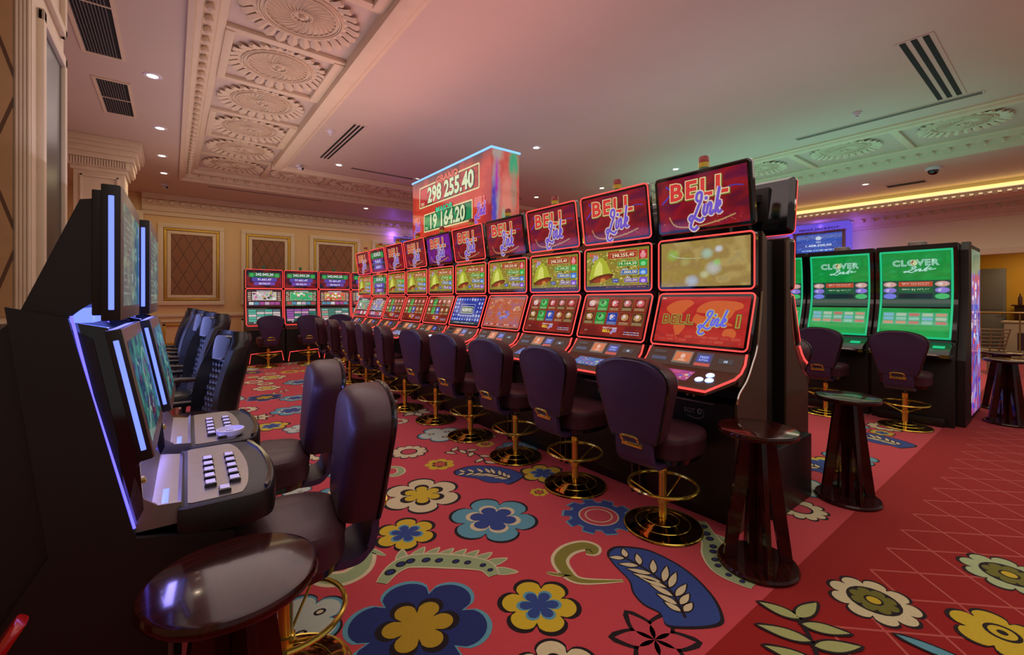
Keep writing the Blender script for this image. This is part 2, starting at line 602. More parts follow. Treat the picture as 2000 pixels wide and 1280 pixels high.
def blue_leaf(outline, rib, n=8, s=1.0, col=BLUE):
    art.z = 0.0015
    O = catmull(outline, 4, True)
    cx = sum(p[0] for p in O) / len(O); cy = sum(p[1] for p in O) / len(O)
    art.poly([(cx + (x - cx) * 1.06, cy + (y - cy) * 1.06) for x, y in O], INK)
    art.poly(O, col)
    Rb = catmull(rib, 6)
    art.ribbon(rib, 0.014 * s, INK)
    for k in range(n):
        i = int((0.08 + 0.84 * k / (n - 1)) * (len(Rb) - 2))
        p = Rb[i]; q = Rb[i + 1]
        a = math.atan2(q[1] - p[1], q[0] - p[0])
        for sg in (1, -1):
            L = (0.165 - 0.07 * abs(k - 3.5) / 3.5) * s
            b = a + PI + sg * 0.75
            leaf(p[0] + 0.012 * s * math.cos(b), p[1] + 0.012 * s * math.sin(b), p[0] + L * math.cos(b), p[1] + L * math.sin(b), 0.034 * s, CR, INK, 0.006 * s)


def curl(pts, w, c, edge=CR, fl=0.4):
    pf = lambda t: max(0.12, math.sin(PI * min(1, (t * 0.9 + 0.1))) ** 0.7)
    art.z = 0.0012
    art.ribbon(pts, w * 1.45, edge, profile=lambda t: pf(t) + 0.08)
    art.ribbon(pts, w, c, profile=pf)


def feather(body, wd, spray=True):
    art.z = 0.0015
    P = catmull(body, 5)
    pf = lambda t: 0.18 + 0.82 * math.sin(PI * min(1, t * 0.8 + 0.1))
    # combed teeth on the outer side
    n = 9
    for k in range(n):
        i = int((0.25 + 0.72 * k / (n - 1)) * (len(P) - 2))
        p, q = P[i], P[i + 1]
        a = math.atan2(q[1] - p[1], q[0] - p[0])
        leaf(p[0], p[1], p[0] + wd * 1.25 * math.cos(a + 1.0), p[1] + wd * 1.25 * math.sin(a + 1.0), wd * 0.5, SAGE, CR, 0.006)
    art.z += 0.0008
    art.ribbon(body, wd * 1.2, CR, profile=pf)
    art.ribbon(body, wd, SAGE, profile=pf)
    for k in range(9):
        i = int((0.14 + 0.8 * k / 8) * (len(P) - 1))
        r = wd * (0.22 - 0.012 * k)
        z0 = art.z; art.ell(P[i][0], P[i][1], r * 1.25, r * 1.05, INK, 12); art.ell(P[i][0], P[i][1], r * 0.8, r * 0.65, NAVY, 12); art.z = z0


def branch(pts, n, L=0.11, c=CR):
    art.z = 0.001
    art.ribbon(pts, 0.016, INK)
    P = catmull(pts, 6)
    for k in range(n):
        i = int((0.1 + 0.85 * k / max(1, n - 1)) * (len(P) - 2)); p, q = P[i], P[i + 1]
        a = math.atan2(q[1] - p[1], q[0] - p[0]) + (0.9 if k % 2 else -0.9)
        leaf(p[0], p[1], p[0] + L * math.cos(a), p[1] + L * math.sin(a), L * 0.42, c, INK, 0.009)


def f_blue(x, y, r, rot=0.3): ffl(x, y, r, 6, [(1, TEAL, 1), (0.93, NAVY, 1)], rot); ffl(x, y, r * 0.56, 6, [(1.0, INK, 1.3), (0.84, MUST, 1.5)], rot + 0.3)
def f_yel(x, y, r, rot=0.0): ffl(x, y, r, 6, [(1, INK, 1), (0.88, YEL, 1.05)], rot); ffl(x, y, r * 0.5, 6, [(1.08, TEAL, 1.5), (0.93, BLUE, 1.8)], rot + 0.2)
def f_light(x, y, r, rot=0.0): ffl(x, y, r, 6, [(1, INK, 1), (0.93, TEAL, 1)], rot); ffl(x, y, r * 0.55, 6, [(1.12, CR, 1.2), (0.94, BLUE, 1.3)], rot)
def f_cream(x, y, r, rot=0.0): ffl(x, y, r, 6, [(1, INK, 0.95), (0.92, CR, 1.0)], rot); ffl(x, y, r * 0.55, 6, [(1.06, INK, 1.5), (0.84, YEL, 1.6)], rot)
def f_cgear(x, y, r, rot=0.0): ffl(x, y, r, 11, [(1, INK, 0.7), (0.9, CR, 0.75)], rot); art.ell(x, y, r * 0.44, r * 0.44, INK); art.ell(x, y, r * 0.36, r * 0.36, 'b8404c')
def f_small(x, y, r, rot=0.0): ffl(x, y, r, 7, [(1, YEL, 0.8)], rot); ffl(x, y, r * 0.5, 6, [(1.1, INK, 1.2), (0.85, 'b8503c', 1.2)], rot)


def f_gear(x, y, r):
    p = []; q = []
    n = 10
    for i in range(n):
        for k, rr in ((0.0, 0.80), (0.3, 0.80), (0.45, 1.0), (0.95, 1.02)):
            a = 2 * PI * (i + k) / n
            p.append((x + r * (rr + 0.06) * math.cos(a), y + r * (rr + 0.06) * math.sin(a))); q.append((x + r * rr * math.cos(a), y + r * rr * math.sin(a)))
    art.poly(p, TEAL); art.poly(q, BLUE)
    for f, c in ((0.58, CR), (0.54, 'b8404c'), (0.40, CR), (0.36, 'b8404c')): art.ell(x, y, r * f, r * f, c, 28)


def f_pale(x, y, r, rot=0.0):
    ffl(x, y, r, 5, [(1, INK, 1), (0.94, TEAL, 1), (0.86, 'b8c4b4', 1.05)], rot, 0.35)
    for k in range(3):
        a = rot + k * 2.1; art.ell(x + r * 0.4 * math.cos(a), y + r * 0.4 * math.sin(a), r * 0.14, r * 0.11, INK, 12)
        art.ell(x + r * 0.4 * math.cos(a), y + r * 0.4 * math.sin(a), r * 0.08, r * 0.06, CR, 10)


used = []
def put(f, x, y, r, *a):
    art.z = 0.001
    used.append((x, y, r)); f(x, y, r, *a)


def lily(x, y, r, rot=0.0, c='b8404c'):
    art.z = 0.001
    for k in range(6):
        a = rot + k * PI / 3; leaf(x, y, x + r * math.cos(a), y + r * math.sin(a), r * 0.5, c, INK, 0.017)
    art.ell(x, y, 0.022, 0.022, INK, 10)


# the motifs one can see near the camera
put(f_blue, 0.86, 1.79, 0.33, 0.35)
put(f_yel, 1.37, 1.56, 0.2, 0.25)
put(f_yel, 1.14, 2.54, 0.2, 0.1)
put(f_light, 1.67, 2.36, 0.3, 0.2)
put(f_cream, 1.46, 2.97, 0.3, 0.1)
put(f_small, 1.85, 3.42, 0.13)
put(f_small, 2.17, 2.47, 0.07)
put(f_cgear, 1.77, 3.88, 0.185)
put(f_gear, 2.25, 1.96, 0.23)
put(f_pale, 2.27, 4.17, 0.26, 0.4)
put(f_pale, 0.46, 2.13, 0.2, 0.2)
put(f_cream, 1.17, 1.22, 0.19)
put(f_yel, 2.43, 2.72, 0.2)
put(f_cgear, 2.11, 4.92, 0.13)
used += [(1.95, 1.3, 0.35), (2.08, 2.95, 0.3), (1.75, 1.65, 0.25), (1.15, 2.15, 0.3), (0.75, 2.5, 0.25), (2.45, 1.3, 0.3), (2.15, 3.45, 0.25), (1.62, 1.08, 0.2)]
LEAF = [(1.95, 1.62), (2.03, 1.64), (2.1, 1.59), (2.16, 1.5), (2.17, 1.35), (2.14, 1.22), (2.07, 1.09), (1.99, 1.01), (1.93, 0.985), (1.85, 1.02), (1.76, 1.09), (1.74, 1.13), (1.78, 1.18), (1.77, 1.26), (1.8, 1.34), (1.86, 1.41), (1.9, 1.53)]
RIB = [(2.0, 1.56), (2.0, 1.39), (1.96, 1.25), (1.89, 1.15), (1.84, 1.09)]
blue_leaf(LEAF, RIB)
lily(1.62, 1.1, 0.17, 0.3)


def mapped(pts, cx, cy, sc, rot, ox=1.96, oy=1.3):
    ca, sa = math.cos(rot), math.sin(rot)
    return [(cx + sc * ((x - ox) * ca - (y - oy) * sa), cy + sc * ((x - ox) * sa + (y - oy) * ca)) for x, y in pts]


blue_leaf(mapped(LEAF, 2.07, 2.97, 0.85, 0.9), mapped(RIB, 2.07, 2.97, 0.85, 0.9), s=0.85)
blue_leaf(mapped(LEAF, 5.75, 1.28, 0.95, 0.2), mapped(RIB, 5.75, 1.28, 0.95, 0.2), s=0.95)
blue_leaf(mapped(LEAF, 4.35, 1.55, 0.95, 0.6), mapped(RIB, 4.35, 1.55, 0.95, 0.6), s=0.95)
branch([(2.02, 3.66), (2.2, 3.6), (2.24, 3.38), (2.18, 3.18)], 8)
C1 = [(1.91, 1.71), (1.85, 1.69), (1.84, 1.74), (1.89, 1.775), (1.94, 1.74), (1.93, 1.66)]
curl([(1.87, 1.725), (1.90, 1.70), (1.93, 1.73), (1.90, 1.78), (1.80, 1.80), (1.70, 1.76), (1.65, 1.66), (1.66, 1.56), (1.83, 1.43)], 0.072, OL)
curl([(1.565, 1.72), (1.60, 1.67), (1.65, 1.62)], 0.02, OL)
curl([(0.65, 2.49), (0.63, 2.47), (0.61, 2.42), (0.65, 2.36), (0.72, 2.33), (0.80, 2.36), (0.86, 2.46), (0.86, 2.56), (0.82, 2.66), (0.76, 2.70)], 0.085, SAGE)
curl([(0.86, 2.54), (0.90, 2.50), (0.95, 2.39)], 0.03, SAGE)
feather([(0.84, 2.17), (0.93, 2.24), (1.02, 2.26), (1.11, 2.21), (1.2, 2.13), (1.28, 2.05), (1.34, 1.96), (1.33, 1.87)], 0.115)
feather([(2.72, 1.5), (2.62, 1.42), (2.52, 1.32), (2.4, 1.25), (2.31, 1.15), (2.31, 1.0)], 0.11)
# the part beyond and to the right
put(f_yel, 0.89, 5.62, 0.2)
put(f_blue, 1.07, 7.3, 0.25)
put(f_light, 1.42, 7.0, 0.22)
put(f_cream, 1.45, 9.1, 0.26)
put(f_light, 1.75, 8.3, 0.27)
put(f_light, 0.98, 3.88, 0.18)
put(f_light, 4.9, 1.28, 0.22)
put(f_cgear, 3.42, 1.17, 0.17)
put(f_pale, 3.85, 1.3, 0.2)
put(f_yel, 5.0, 1.9, 0.17)
put(f_light, 1.22, 6.25, 0.26)
put(f_cream, 0.72, 4.9, 0.2, 0.2)
kinds = [f_yel, f_light, f_cream, f_small, f_cgear, f_pale, f_blue]
tries = 0
while len(used) < 230 and tries < 5000:
    tries += 1
    x, y = (rnd.uniform(-0.3, 2.7), rnd.uniform(3.2, 10.9)) if rnd.random() < 0.6 else (rnd.uniform(3.7, 13), rnd.uniform(1.15, 5))
    r = rnd.uniform(0.09, 0.24)
    if any(math.hypot(x - a, y - b) < (r + c) * 0.9 for a, b, c in used): continue
    if y - r < 0.96: continue
    k = rnd.random()
    used.append((x, y, r))
    art.z = 0.001
    if k < 0.62: kinds[rnd.randrange(7)](x, y, r, rnd.uniform(0, 1))
    elif k < 0.8:
        a = rnd.uniform(0, 6.28)
        branch([(x - r * math.cos(a), y - r * math.sin(a)), (x + 0.2 * r * math.sin(a), y), (x + r * math.cos(a), y + r * math.sin(a))], 6, r * 0.5)
    elif k < 0.9: lily(x, y, r, rnd.random(), CR)
    else:
        a = rnd.uniform(0, 6.28)
        curl([(x + r * t * math.cos(a + t * 4), y + r * t * math.sin(a + t * 4)) for t in (0.15, 0.35, 0.55, 0.75, 1.0)], 0.05, rnd.choice([OL, SAGE]))
# cover what ran over the seam, then the red runner's own lattice and flowers
LAT = 'b65048'
P0 = 0.33


def clipline(x0, y0, x1, y1):
    n = math.hypot(x1 - x0, y1 - y0); ux, uy = (x1 - x0) / n * 0.0065, (y1 - y0) / n * 0.0065
    art.poly([(x0 - uy, y0 + ux), (x0 + uy, y0 - ux), (x1 + uy, y1 - ux), (x1 - uy, y1 + ux)], LAT)


zk = 0.0008
for k in range(-3, 38):
    x = 2.62 + P0 * k
    art.z = zk
    clipline(x, 0.68, x + 2.4 if x < 12 else x + 0.5, 0.68 - (2.4 if x < 12 else 0.5))
    clipline(x, 0.68, x - 2.4, 0.68 - 2.4)
    if x > 11.5: pass
for x, y, r, k in ((2.66, 0.6, 0.19, 0), (3.47, 0.22, 0.2, 1), (4.9, -0.1, 0.2, 0), (6.1, 0.1, 0.2, 1), (1.9, 0.1, 0.2, 1)):
    art.z = 0.0014
    ffl(x, y, r, 9, [(1, INK, 0.7), (0.92, CR if k == 0 else 'a8b888', 0.75)], 0.2)
    art.ell(x, y, r * 0.56, r * 0.56, INK)
    ffl(x, y, r * 0.5, 8, [(1, OLIVE, 0.8)]); art.ell(x, y, r * 0.2, r * 0.2, INK); art.ell(x, y, r * 0.15, r * 0.15, YEL)
ffl(2.82, 0.2, 0.17, 6, [(1.06, INK, 1), (0.96, YEL, 1)], 0.4)
art.ell(2.84, 0.2, 0.06, 0.06, INK); art.ell(2.84, 0.2, 0.045, 0.045, YEL); art.ell(2.84, 0.2, 0.018, 0.018, INK)
art.ribbon([(2.25, 0.80), (2.2, 0.74), (2.12, 0.68), (2.02, 0.62)], 0.018, INK)
for t in ((2.24, 0.77, 2.21, 0.93), (2.24, 0.78, 2.42, 0.76), (2.13, 0.69, 2.05, 0.87), (2.21, 0.75, 2.31, 0.60), (2.11, 0.67, 2.26, 0.55), (2.02, 0.62, 1.95, 0.8)):
    leaf(*t, 0.06, 'a0a868', INK, 0.01)
leaf(2.46, 0.48, 2.50, 0.2, 0.05, TEAL, INK, 0.01)
fl = part('floor', None, None, lambda: art.mesh('floor', 'carpet'), [])
fl['kind'] = 'structure'
sub = MB().box((-3, -4, -0.1), (20, 13.5, -0.002))
struct('floor_slab', sub, 'dark', 0)

# ---------------- ceilings
ZS, ZC, ZB = 3.85, 4.0, 4.08
cl = MB()
def slab(x0, y0, x1, y1, z, t=0.12): cl.box((x0, y0, z), (x1, y1, z + t))
slab(-3, -4, 0.14, 13.4, ZS)
slab(0.14, 10.98, 12.7, 13.4, ZS)
slab(10.35, -4, 12.7, 10.98, ZS)
slab(1.56, -4, 8.5, 9.5, ZC)
slab(0.14, -4, 1.56, 10.98, ZB); slab(1.56, 9.5, 10.35, 10.98, ZB); slab(8.5, -4, 10.35, 9.5, ZB)
slab(12.7, -4, 15.5, 13.4, ZS)
ceil = struct('ceiling', cl, 'paint', 0)


def run(prof, axis, a, b, sx=1, mb=None):
    """moulding of a profile (across, z)"""
    mb = mb or MB()
    if axis == 'y': mb.prism([(p[0], p[1]) for p in prof], a, b, 'y')
    else: mb.prism([(p[0], p[1]) for p in prof], a, b, 'x')
    return mb


def crown(at, sgn, z0, z1, wd):
    """stepped crown: 'at' the outer (low) edge, rising towards sgn"""
    n = 7
    p = [(at, z0)]
    st = [(0.0, 0.0), (0.16, 0.0), (0.2, 0.2), (0.34, 0.22), (0.4, 0.5), (0.72, 0.55), (0.78, 0.8), (1.0, 0.84), (1.0, 1.0)]
    p = [(at + sgn * wd * a, z0 + (z1 - z0) * b) for a, b in st] + [(at, z1)]
    return p


# coffer band mouldings
tm = MB()
tm.prism(crown(0.10, 1, ZS - 0.03, ZB + 0.001, 0.30), -4, 10.9, 'y')
tm.prism([(y, z) for y, z in crown(11.0, -1, ZS - 0.03, ZB + 0.001, 0.30)], 0.12, 10.4, 'x')
tm.prism(crown(10.38, -1, ZS - 0.03, ZB + 0.001, 0.30), -4, 10.9, 'y')
# egg drops along the crown (one repeating ornament of the moulding)
egg = [(0.0, -0.035), (0.022, -0.02), (0.028, 0.0), (0.02, 0.02), (0.0, 0.03)]
for k in range(62):
    y = -1.5 + 0.2 * k
    for cx in ((0.255,) if True else ()):
        tm.lathe([(r * 1.3 + 0.001, z * 1.2) for r, z in egg], (cx, y, ZS + 0.075), 8)
    tm.lathe([(r * 1.2 + 0.001, z * 1.2) for r, z in egg], (10.2, y, ZS + 0.075), 6)
for k in range(49):
    tm.lathe([(r * 1.3 + 0.001, z * 1.2) for r, z in egg], (0.45 + 0.2 * k, 10.84, ZS + 0.075), 6)
struct('trim_1', tm, 'plaster')
ti = MB()
def inner(at, sg): return [(at - sg * 0.05, ZB), (at - sg * 0.05, ZC - 0.05), (at + sg * 0.02, ZC - 0.07), (at + sg * 0.10, ZC - 0.06), (at + sg * 0.13, ZC - 0.03), (at + sg * 0.17, ZC - 0.025), (at + sg * 0.18, ZC + 0.001), (at, ZB)]
ti.prism(inner(1.56, 1), -4, 9.5, 'y')
ti.prism([(y, z) for y, z in inner(9.5, -1)], 1.5, 8.56, 'x')
ti.prism(inner(8.5, -1), -4, 9.5, 'y')
struct('trim_2', ti, 'plaster')
# ribs between coffers, framing every second panel
tr = MB()
ys = [4.98 + 1.14 * k for k in range(-6, 5)]
for i, y in enumerate(ys):
    tr.box((0.40, y - 0.05, ZB - 0.045), (1.51, y + 0.05, ZB + 0.001), 0.012)
for i in range(0, len(ys) - 1, 2):
    a, b = ys[i], ys[i + 1]
    tr.box((0.40, a, ZB - 0.06), (0.48, b, ZB + 0.001), 0.012)
    tr.box((1.40, a, ZB - 0.06), (1.51, b, ZB + 0.001), 0.012)
for k in range(7):
    x = 1.52 + 1.17 * k
    tr.box((x - 0.05, 9.56, ZB - 0.045), (x + 0.05, 10.70, ZB + 0.001), 0.012)
for k in range(10):
    y = 9.0 - 1.45 * k
    tr.box((8.56, y - 0.05, ZB - 0.045), (10.09, y + 0.05, ZB + 0.001), 0.012)
struct('trim_3', tr, 'plaster')


def rosette():
    b = MB()
    b.lathe([(0.001, -0.004), (0.40, -0.004), (0.40, 0.0)], n=40)
    for r, t in ((0.355, 0.008), (0.335, 0.006), (0.30, 0.008), (0.09, 0.009)):
        b.tube([(r * math.cos(2 * PI * i / 40), r * math.sin(2 * PI * i / 40), -0.012) for i in range(40)], t, 5, True)
    for i in range(26):          # curling outer leaves
        a = 2 * PI * i / 26
        L = []
        for t, wd, z in ((0.37, 0.022, -0.01), (0.42, 0.042, -0.03), (0.47, 0.045, -0.05), (0.505, 0.030, -0.045), (0.51, 0.012, -0.03)):
            L.append([(t * math.cos(a) - q * math.sin(a), t * math.sin(a) + q * math.cos(a), z + zz) for q, zz in ((-wd, 0.012), (0, -0.006), (wd, 0.012), (0, 0.016))])
        b.loft(L)
    for i in range(28):          # whirling inner ribs
        a = 2 * PI * i / 28
        b.tube([(rr * math.cos(a + (rr - 0.1) * 2.6), rr * math.sin(a + (rr - 0.1) * 2.6), -0.012 - 0.012 * math.sin((rr - 0.1) / 0.2 * PI)) for rr in (0.10, 0.15, 0.2, 0.25, 0.295)], 0.0065, 4)
    for i in range(12):
        a = 2 * PI * i / 12
        b.tube([(0.045 * math.cos(a) + 0.045 * math.cos(t), 0.045 * math.sin(a) + 0.045 * math.sin(t), -0.016) for t in (a - 1.5, a - 0.6, a + 0.3, a + 1.2)], 0.005, 4)
    b.lathe([(0.001, -0.04), (0.02, -0.035), (0.03, -0.02), (0.032, 0)], n=12)
    return b


for y in [4.41 - 2.28, 4.41 - 1.14] + [4.41 + 1.14 * k for k in range(6)]:
    part('rosette', ceil, 'rosette', rosette, 'plaster', loc=(0.95, y, ZB), rot=(0, 0, rnd.random()))
for k in range(7):
    part('rosette', ceil, 'rosette', rosette, 'plaster', loc=(2.1 + 1.17 * k, 10.13, ZB))
for k in range(7):
    part('rosette', ceil, 'rosette', rosette, 'plaster', loc=(9.32, 8.3 - 1.45 * k, ZB))

# ---------------- walls
def cornice(at, sg, z1, wd, h):
    st = [(0, 0), (0.15, 0), (0.18, 0.18), (0.3, 0.22), (0.38, 0.45), (0.5, 0.5), (0.55, 0.72), (0.95, 0.76), (1.0, 0.9), (1.0, 1.0)]
    return [(at + sg * wd * a, z1 - h + h * b) for a, b in st] + [(at, z1)]


YB = 13.05
wb = MB().box((-3, YB, 0), (15.6, YB + 0.15, 3.9))
struct('wall_back', wb, 'wall', 0)
tb = MB()
tb.prism([(y, z) for y, z in cornice(YB, -1, ZS, 0.24, 0.46)], -0.55, 15.4, 'x')
for k in range(76):
    tb.box((-0.45 + 0.2 * k, YB - 0.2, ZS - 0.21), (-0.37 + 0.2 * k, YB - 0.115, ZS - 0.14), 0.008)
tb.box((-0.55, YB - 0.035, 1.02), (15.4, YB, 1.10), 0.01)
tb.box((-0.80, YB - 0.12, 0), (-0.52, YB, ZS - 0.4), 0.01)
struct('trim_4', tb, 'plaster')
struct('baseboard_back', MB().box((-2, YB - 0.03, 0), (15.4, YB, 0.18), 0.008), 'plaster', 0)


def framed(x0, x1, z0, z1, n, low=False):
    """wall panel: plaster frame, gilt bead and quilted fabric field"""
    root = struct('trim_%d' % n, MB().add([], []), 'plaster', 0) if False else None
    fr = MB()
    def ring(x0, x1, z0, z1, w, y, t, mi):
        fr.box((x0, y - t, z0), (x1, y, z0 + w), 0.006, mi); fr.box((x0, y - t, z1 - w), (x1, y, z1), 0.006, mi)
        fr.box((x0, y - t, z0 + w), (x0 + w, y, z1 - w), 0.006, mi); fr.box((x1 - w, y - t, z0 + w), (x1, y, z1 - w), 0.006, mi)
    ring(x0, x1, z0, z1, 0.10, YB, 0.05, 0)
    ring(x0 + 0.11, x1 - 0.11, z0 + 0.11, z1 - 0.11, 0.05, YB, 0.04, 1)
    ring(x0 + 0.17, x1 - 0.17, z0 + 0.17, z1 - 0.17, 0.07, YB, 0.03, 0)
    o = struct('trim_%d' % n, fr, ['plaster', 'gilt'])
    part('fabric_field', o, None, lambda: MB().box((x0 + 0.23, YB - 0.012, z0 + 0.23), (x1 - 0.23, YB, z1 - 0.23)), 'lattice', 0)
    return o


n = 5
for x0, x1 in ((-0.27, 1.02), (1.38, 2.62), (3.0, 4.4), (4.75, 6.0), (6.4, 7.8), (8.2, 9.6), (10, 11.4), (11.8, 13.2)):
    framed(x0, x1, 1.3, 3.22, n); n += 1
    lf = MB()
    for t, mi, d in ((0.0, 0, 0.04), (0.09, 1, 0.03)):
        for q in ((x0 + t, 0.28 + t, x1 - t, 0.33 + t), (x0 + t, 0.9 - t, x1 - t, 0.95 - t), (x0 + t, 0.28 + t, x0 + t + 0.05, 0.95 - t), (x1 - t - 0.05, 0.28 + t, x1 - t, 0.95 - t)):
            lf.box((q[0], YB - d, q[1]), (q[2], YB, q[3]), 0.006, mi)
    struct('trim_%d' % n, lf, ['plaster', 'gilt']); n += 1

# left wall far behind the column, never lit directly
struct('wall_left', MB().box((-2.2, -4, 0), (-2.05, YB, 3.9)), 'wall', 0)
# right wall with the opening to the lounge
XR = 15.3
wr = MB()
wr.box((XR, 1.5, 0), (XR + 0.18, YB, 3.9)); wr.box((XR, -2.4, 2.55), (XR + 0.18, 1.5, 3.9)); wr.box((XR, -4, 0), (XR + 0.18, -2.4, 3.9))
struct('wall_right', wr, 'cream', 0)
tw = MB()
tw.prism(cornice(XR, -1, 3.78, 0.24, 0.40), -4, YB, 'y')
for k in range(70):
    tw.box((XR - 0.2, -3.5 + 0.23 * k, 3.57), (XR - 0.115, -3.42 + 0.23 * k, 3.63), 0.008)
tw.box((XR - 0.05, 1.46, 0), (XR + 0.2, 1.60, 2.62), 0.01)
tw.box((XR - 0.05, -2.5, 2.50), (XR + 0.2, 1.60, 2.64), 0.01)
tw.box((XR - 0.03, 1.6, 2.62), (XR, YB, 2.68), 0.01)
struct('trim_%d' % n, tw, 'plaster'); n += 1
# dropped beam with the light cove in front of the right wall
bm_ = MB()
bm_.box((13.15, -4, 3.60), (13.9, YB, ZS), 0.0)
bm_.prism(cornice(13.16, -1, 3.67, 0.22, 0.10), -4, YB, 'y')
for k in range(120):
    bm_.box((12.98, -3.5 + 0.13 * k, 3.575), (13.14, -3.44 + 0.13 * k, 3.61), 0.006)
struct('trim_%d' % n, bm_, 'plaster'); n += 1
cv = MB()
cv.box((13.05, -4, 3.70), (13.14, YB, 3.76))
ob = part('cove_light', None, None, lambda: cv, 'cove', 0)
tag(ob, 'long yellow light strip hidden in the cove along the right-hand ceiling beam', 'light strip')
# the lounge seen through the opening
lg = MB()
lg.box((18.4, -4, 0), (18.5, 3, 2.9)); lg.box((XR + 0.18, 1.9, 0), (18.4, 2.0, 2.9))
struct('wall_lounge', lg, 'yellow', 0)
struct('ceiling_lounge', MB().box((XR + 0.18, -4, 2.9), (18.5, 3, 3.0)), 'paint', 0)
struct('floor_lounge', MB().box((XR + 0.3, -4, -0.05), (18.5, 3, 0.0)), 'wood', 0)
lamp('lounge_light', 'AREA', (17.0, 0.4, 2.8), 30, (1.0, 0.75, 0.4), 1.2)
dr = MB(); dr.box((18.26, 1.22, 0.0), (18.4, 1.82, 2.3), 0.01); dr.box((18.24, 1.28, 0.2), (18.27, 1.76, 1.0), 0.01); dr.box((18.24, 1.28, 1.15), (18.27, 1.76, 2.15), 0.01)
d1 = struct('door_1', dr, 'grey')
part('door_handle', d1, None, lambda: MB().tube([(18.25, 1.28, 1.02), (18.2, 1.28, 1.02), (18.2, 1.38, 1.02)], 0.012), 'gold')

# foreground pillar at the left with lattice panel and mirrored side
pl = MB()
pl.box((-1.5, 3.34, 0), (-0.58, 4.18, ZS))
pl.box((-1.55, 3.27, 0), (-0.55, 4.22, 1.22), 0.01)
pl.box((-1.58, 3.24, 1.22), (-0.52, 4.26, 1.30), 0.02)
for x in (-0.633, -0.619, -0.605, -0.591):
    pl.lathe([(0.0075, 1.3), (0.0075, ZS)], (x, 3.335, 0), 8)
pil = struct('wall_pillar', pl, 'plaster')
part('fabric_field', pil, None, lambda: MB().box((-1.4, 3.325, 1.36), (-0.645, 3.338, 3.7)), 'lattice_light', 0)
sf = MB()
for q in ((3.44, 1.42, 4.10, 1.48), (3.44, 2.96, 4.10, 3.03), (3.44, 1.42, 3.50, 3.03), (4.04, 1.42, 4.10, 3.03), (3.44, 3.16, 4.10, 3.22), (3.44, 3.66, 4.10, 3.72), (3.44, 3.16, 3.5, 3.72), (4.04, 3.16, 4.1, 3.72)):
    sf.box((-0.582, q[0], q[1]), (-0.55, q[2], q[3]), 0.01)
part('side_moulding', pil, None, lambda: sf, 'plaster')
part('mirror_panel', pil, None, lambda: MB().box((-0.583, 3.5, 1.48), (-0.572, 4.04, 2.96)), 'mirror', 0)

# free column with its capital
co = MB()
co.box((-1.15, 9.0, 0), (-0.58, 9.6, 3.4), 0.01)
for z0, z1 in ((1.4, 2.3), (2.4, 3.3)):
    for a, b, c, d in ((-1.08, z0, -0.65, z0 + 0.03), (-1.08, z1 - 0.03, -0.65, z1), (-1.08, z0, -1.05, z1), (-0.68, z0, -0.65, z1)):
        co.box((a, 8.975, b), (c, 9.0, d), 0.005)
for i, (e, z0, z1) in enumerate(((0.03, 3.36, 3.42), (0.07, 3.42, 3.54), (0.11, 3.54, 3.62), (0.15, 3.62, 3.70), (0.19, 3.70, 3.76), (0.21, 3.76, ZS))):
    co.box((-1.15 - e, 9.0 - e, z0), (-0.58 + e, 9.6 + e, z1), 0.008)
for k in range(22):
    co.box((-1.2 + 0.03 * k, 8.905, 3.435), (-1.182 + 0.03 * k, 8.93, 3.53), 0)
    co.box((-0.51, 8.93 + 0.03 * k, 3.435), (-0.485, 8.948 + 0.03 * k, 3.53), 0)
struct('wall_column', co, 'plaster')


# ---------------- things on the ceiling
def downlight(x, y, z, label, e=22, col=WARM):
    t = thing('ceiling_light', label, 'ceiling light', (x, y, z))
    part('trim_ring', t, 'dl_ring', lambda: MB().lathe([(0.048, 0.0), (0.05, -0.008), (0.075, -0.01), (0.085, -0.002), (0.085, 0.0)], n=24), 'white')
    part('lens', t, 'dl_lens', lambda: MB().lathe([(0.001, -0.005), (0.047, -0.005), (0.047, 0.0)], n=20), 'lamp')
    lamp('lamp_beam', 'SPOT', (0, 0, -0.03), e, col, 0.04, spot=130, parent=t)


for x, y, z, l in ((-0.17, 6.09, ZS, 'round recessed ceiling light beside the left air grilles, nearest the camera'),
                   (-0.14, 7.89, ZS, 'round recessed ceiling light second along the left soffit'),
                   (-0.14, 9.39, ZS, 'round recessed ceiling light third along the left soffit'),
                   (-0.13, 10.66, ZS, 'round recessed ceiling light farthest along the left soffit'),
                   (4.05, 11.54, ZS, 'round ceiling light above the back wall, left of the jackpot display'),
                   (11.46, 2.72, ZS, 'round ceiling light in the right-hand soffit between the dome camera and the neon cabinets'),
                   (2.5, 8.6, ZC, 'bright round ceiling light beside the slot diffuser, left of the jackpot display'),
                   (4.1, 8.6, ZC, 'round ceiling light just behind the upper left corner of the jackpot display'),
                   (7.2, 8.3, ZC, 'round ceiling light right behind the jackpot display'),
                   (7.8, 4.83, ZC, 'bright round ceiling light seen just left of the nearest top display'),
                   (7.8, 6.7, ZC, 'round ceiling light behind the row of red neon cabinets, between two others'),
                   (4.84, 5.58, ZC, 'small lit ceiling lamp alone in the plain ceiling right of the jackpot display')):
    downlight(x, y, z, l)


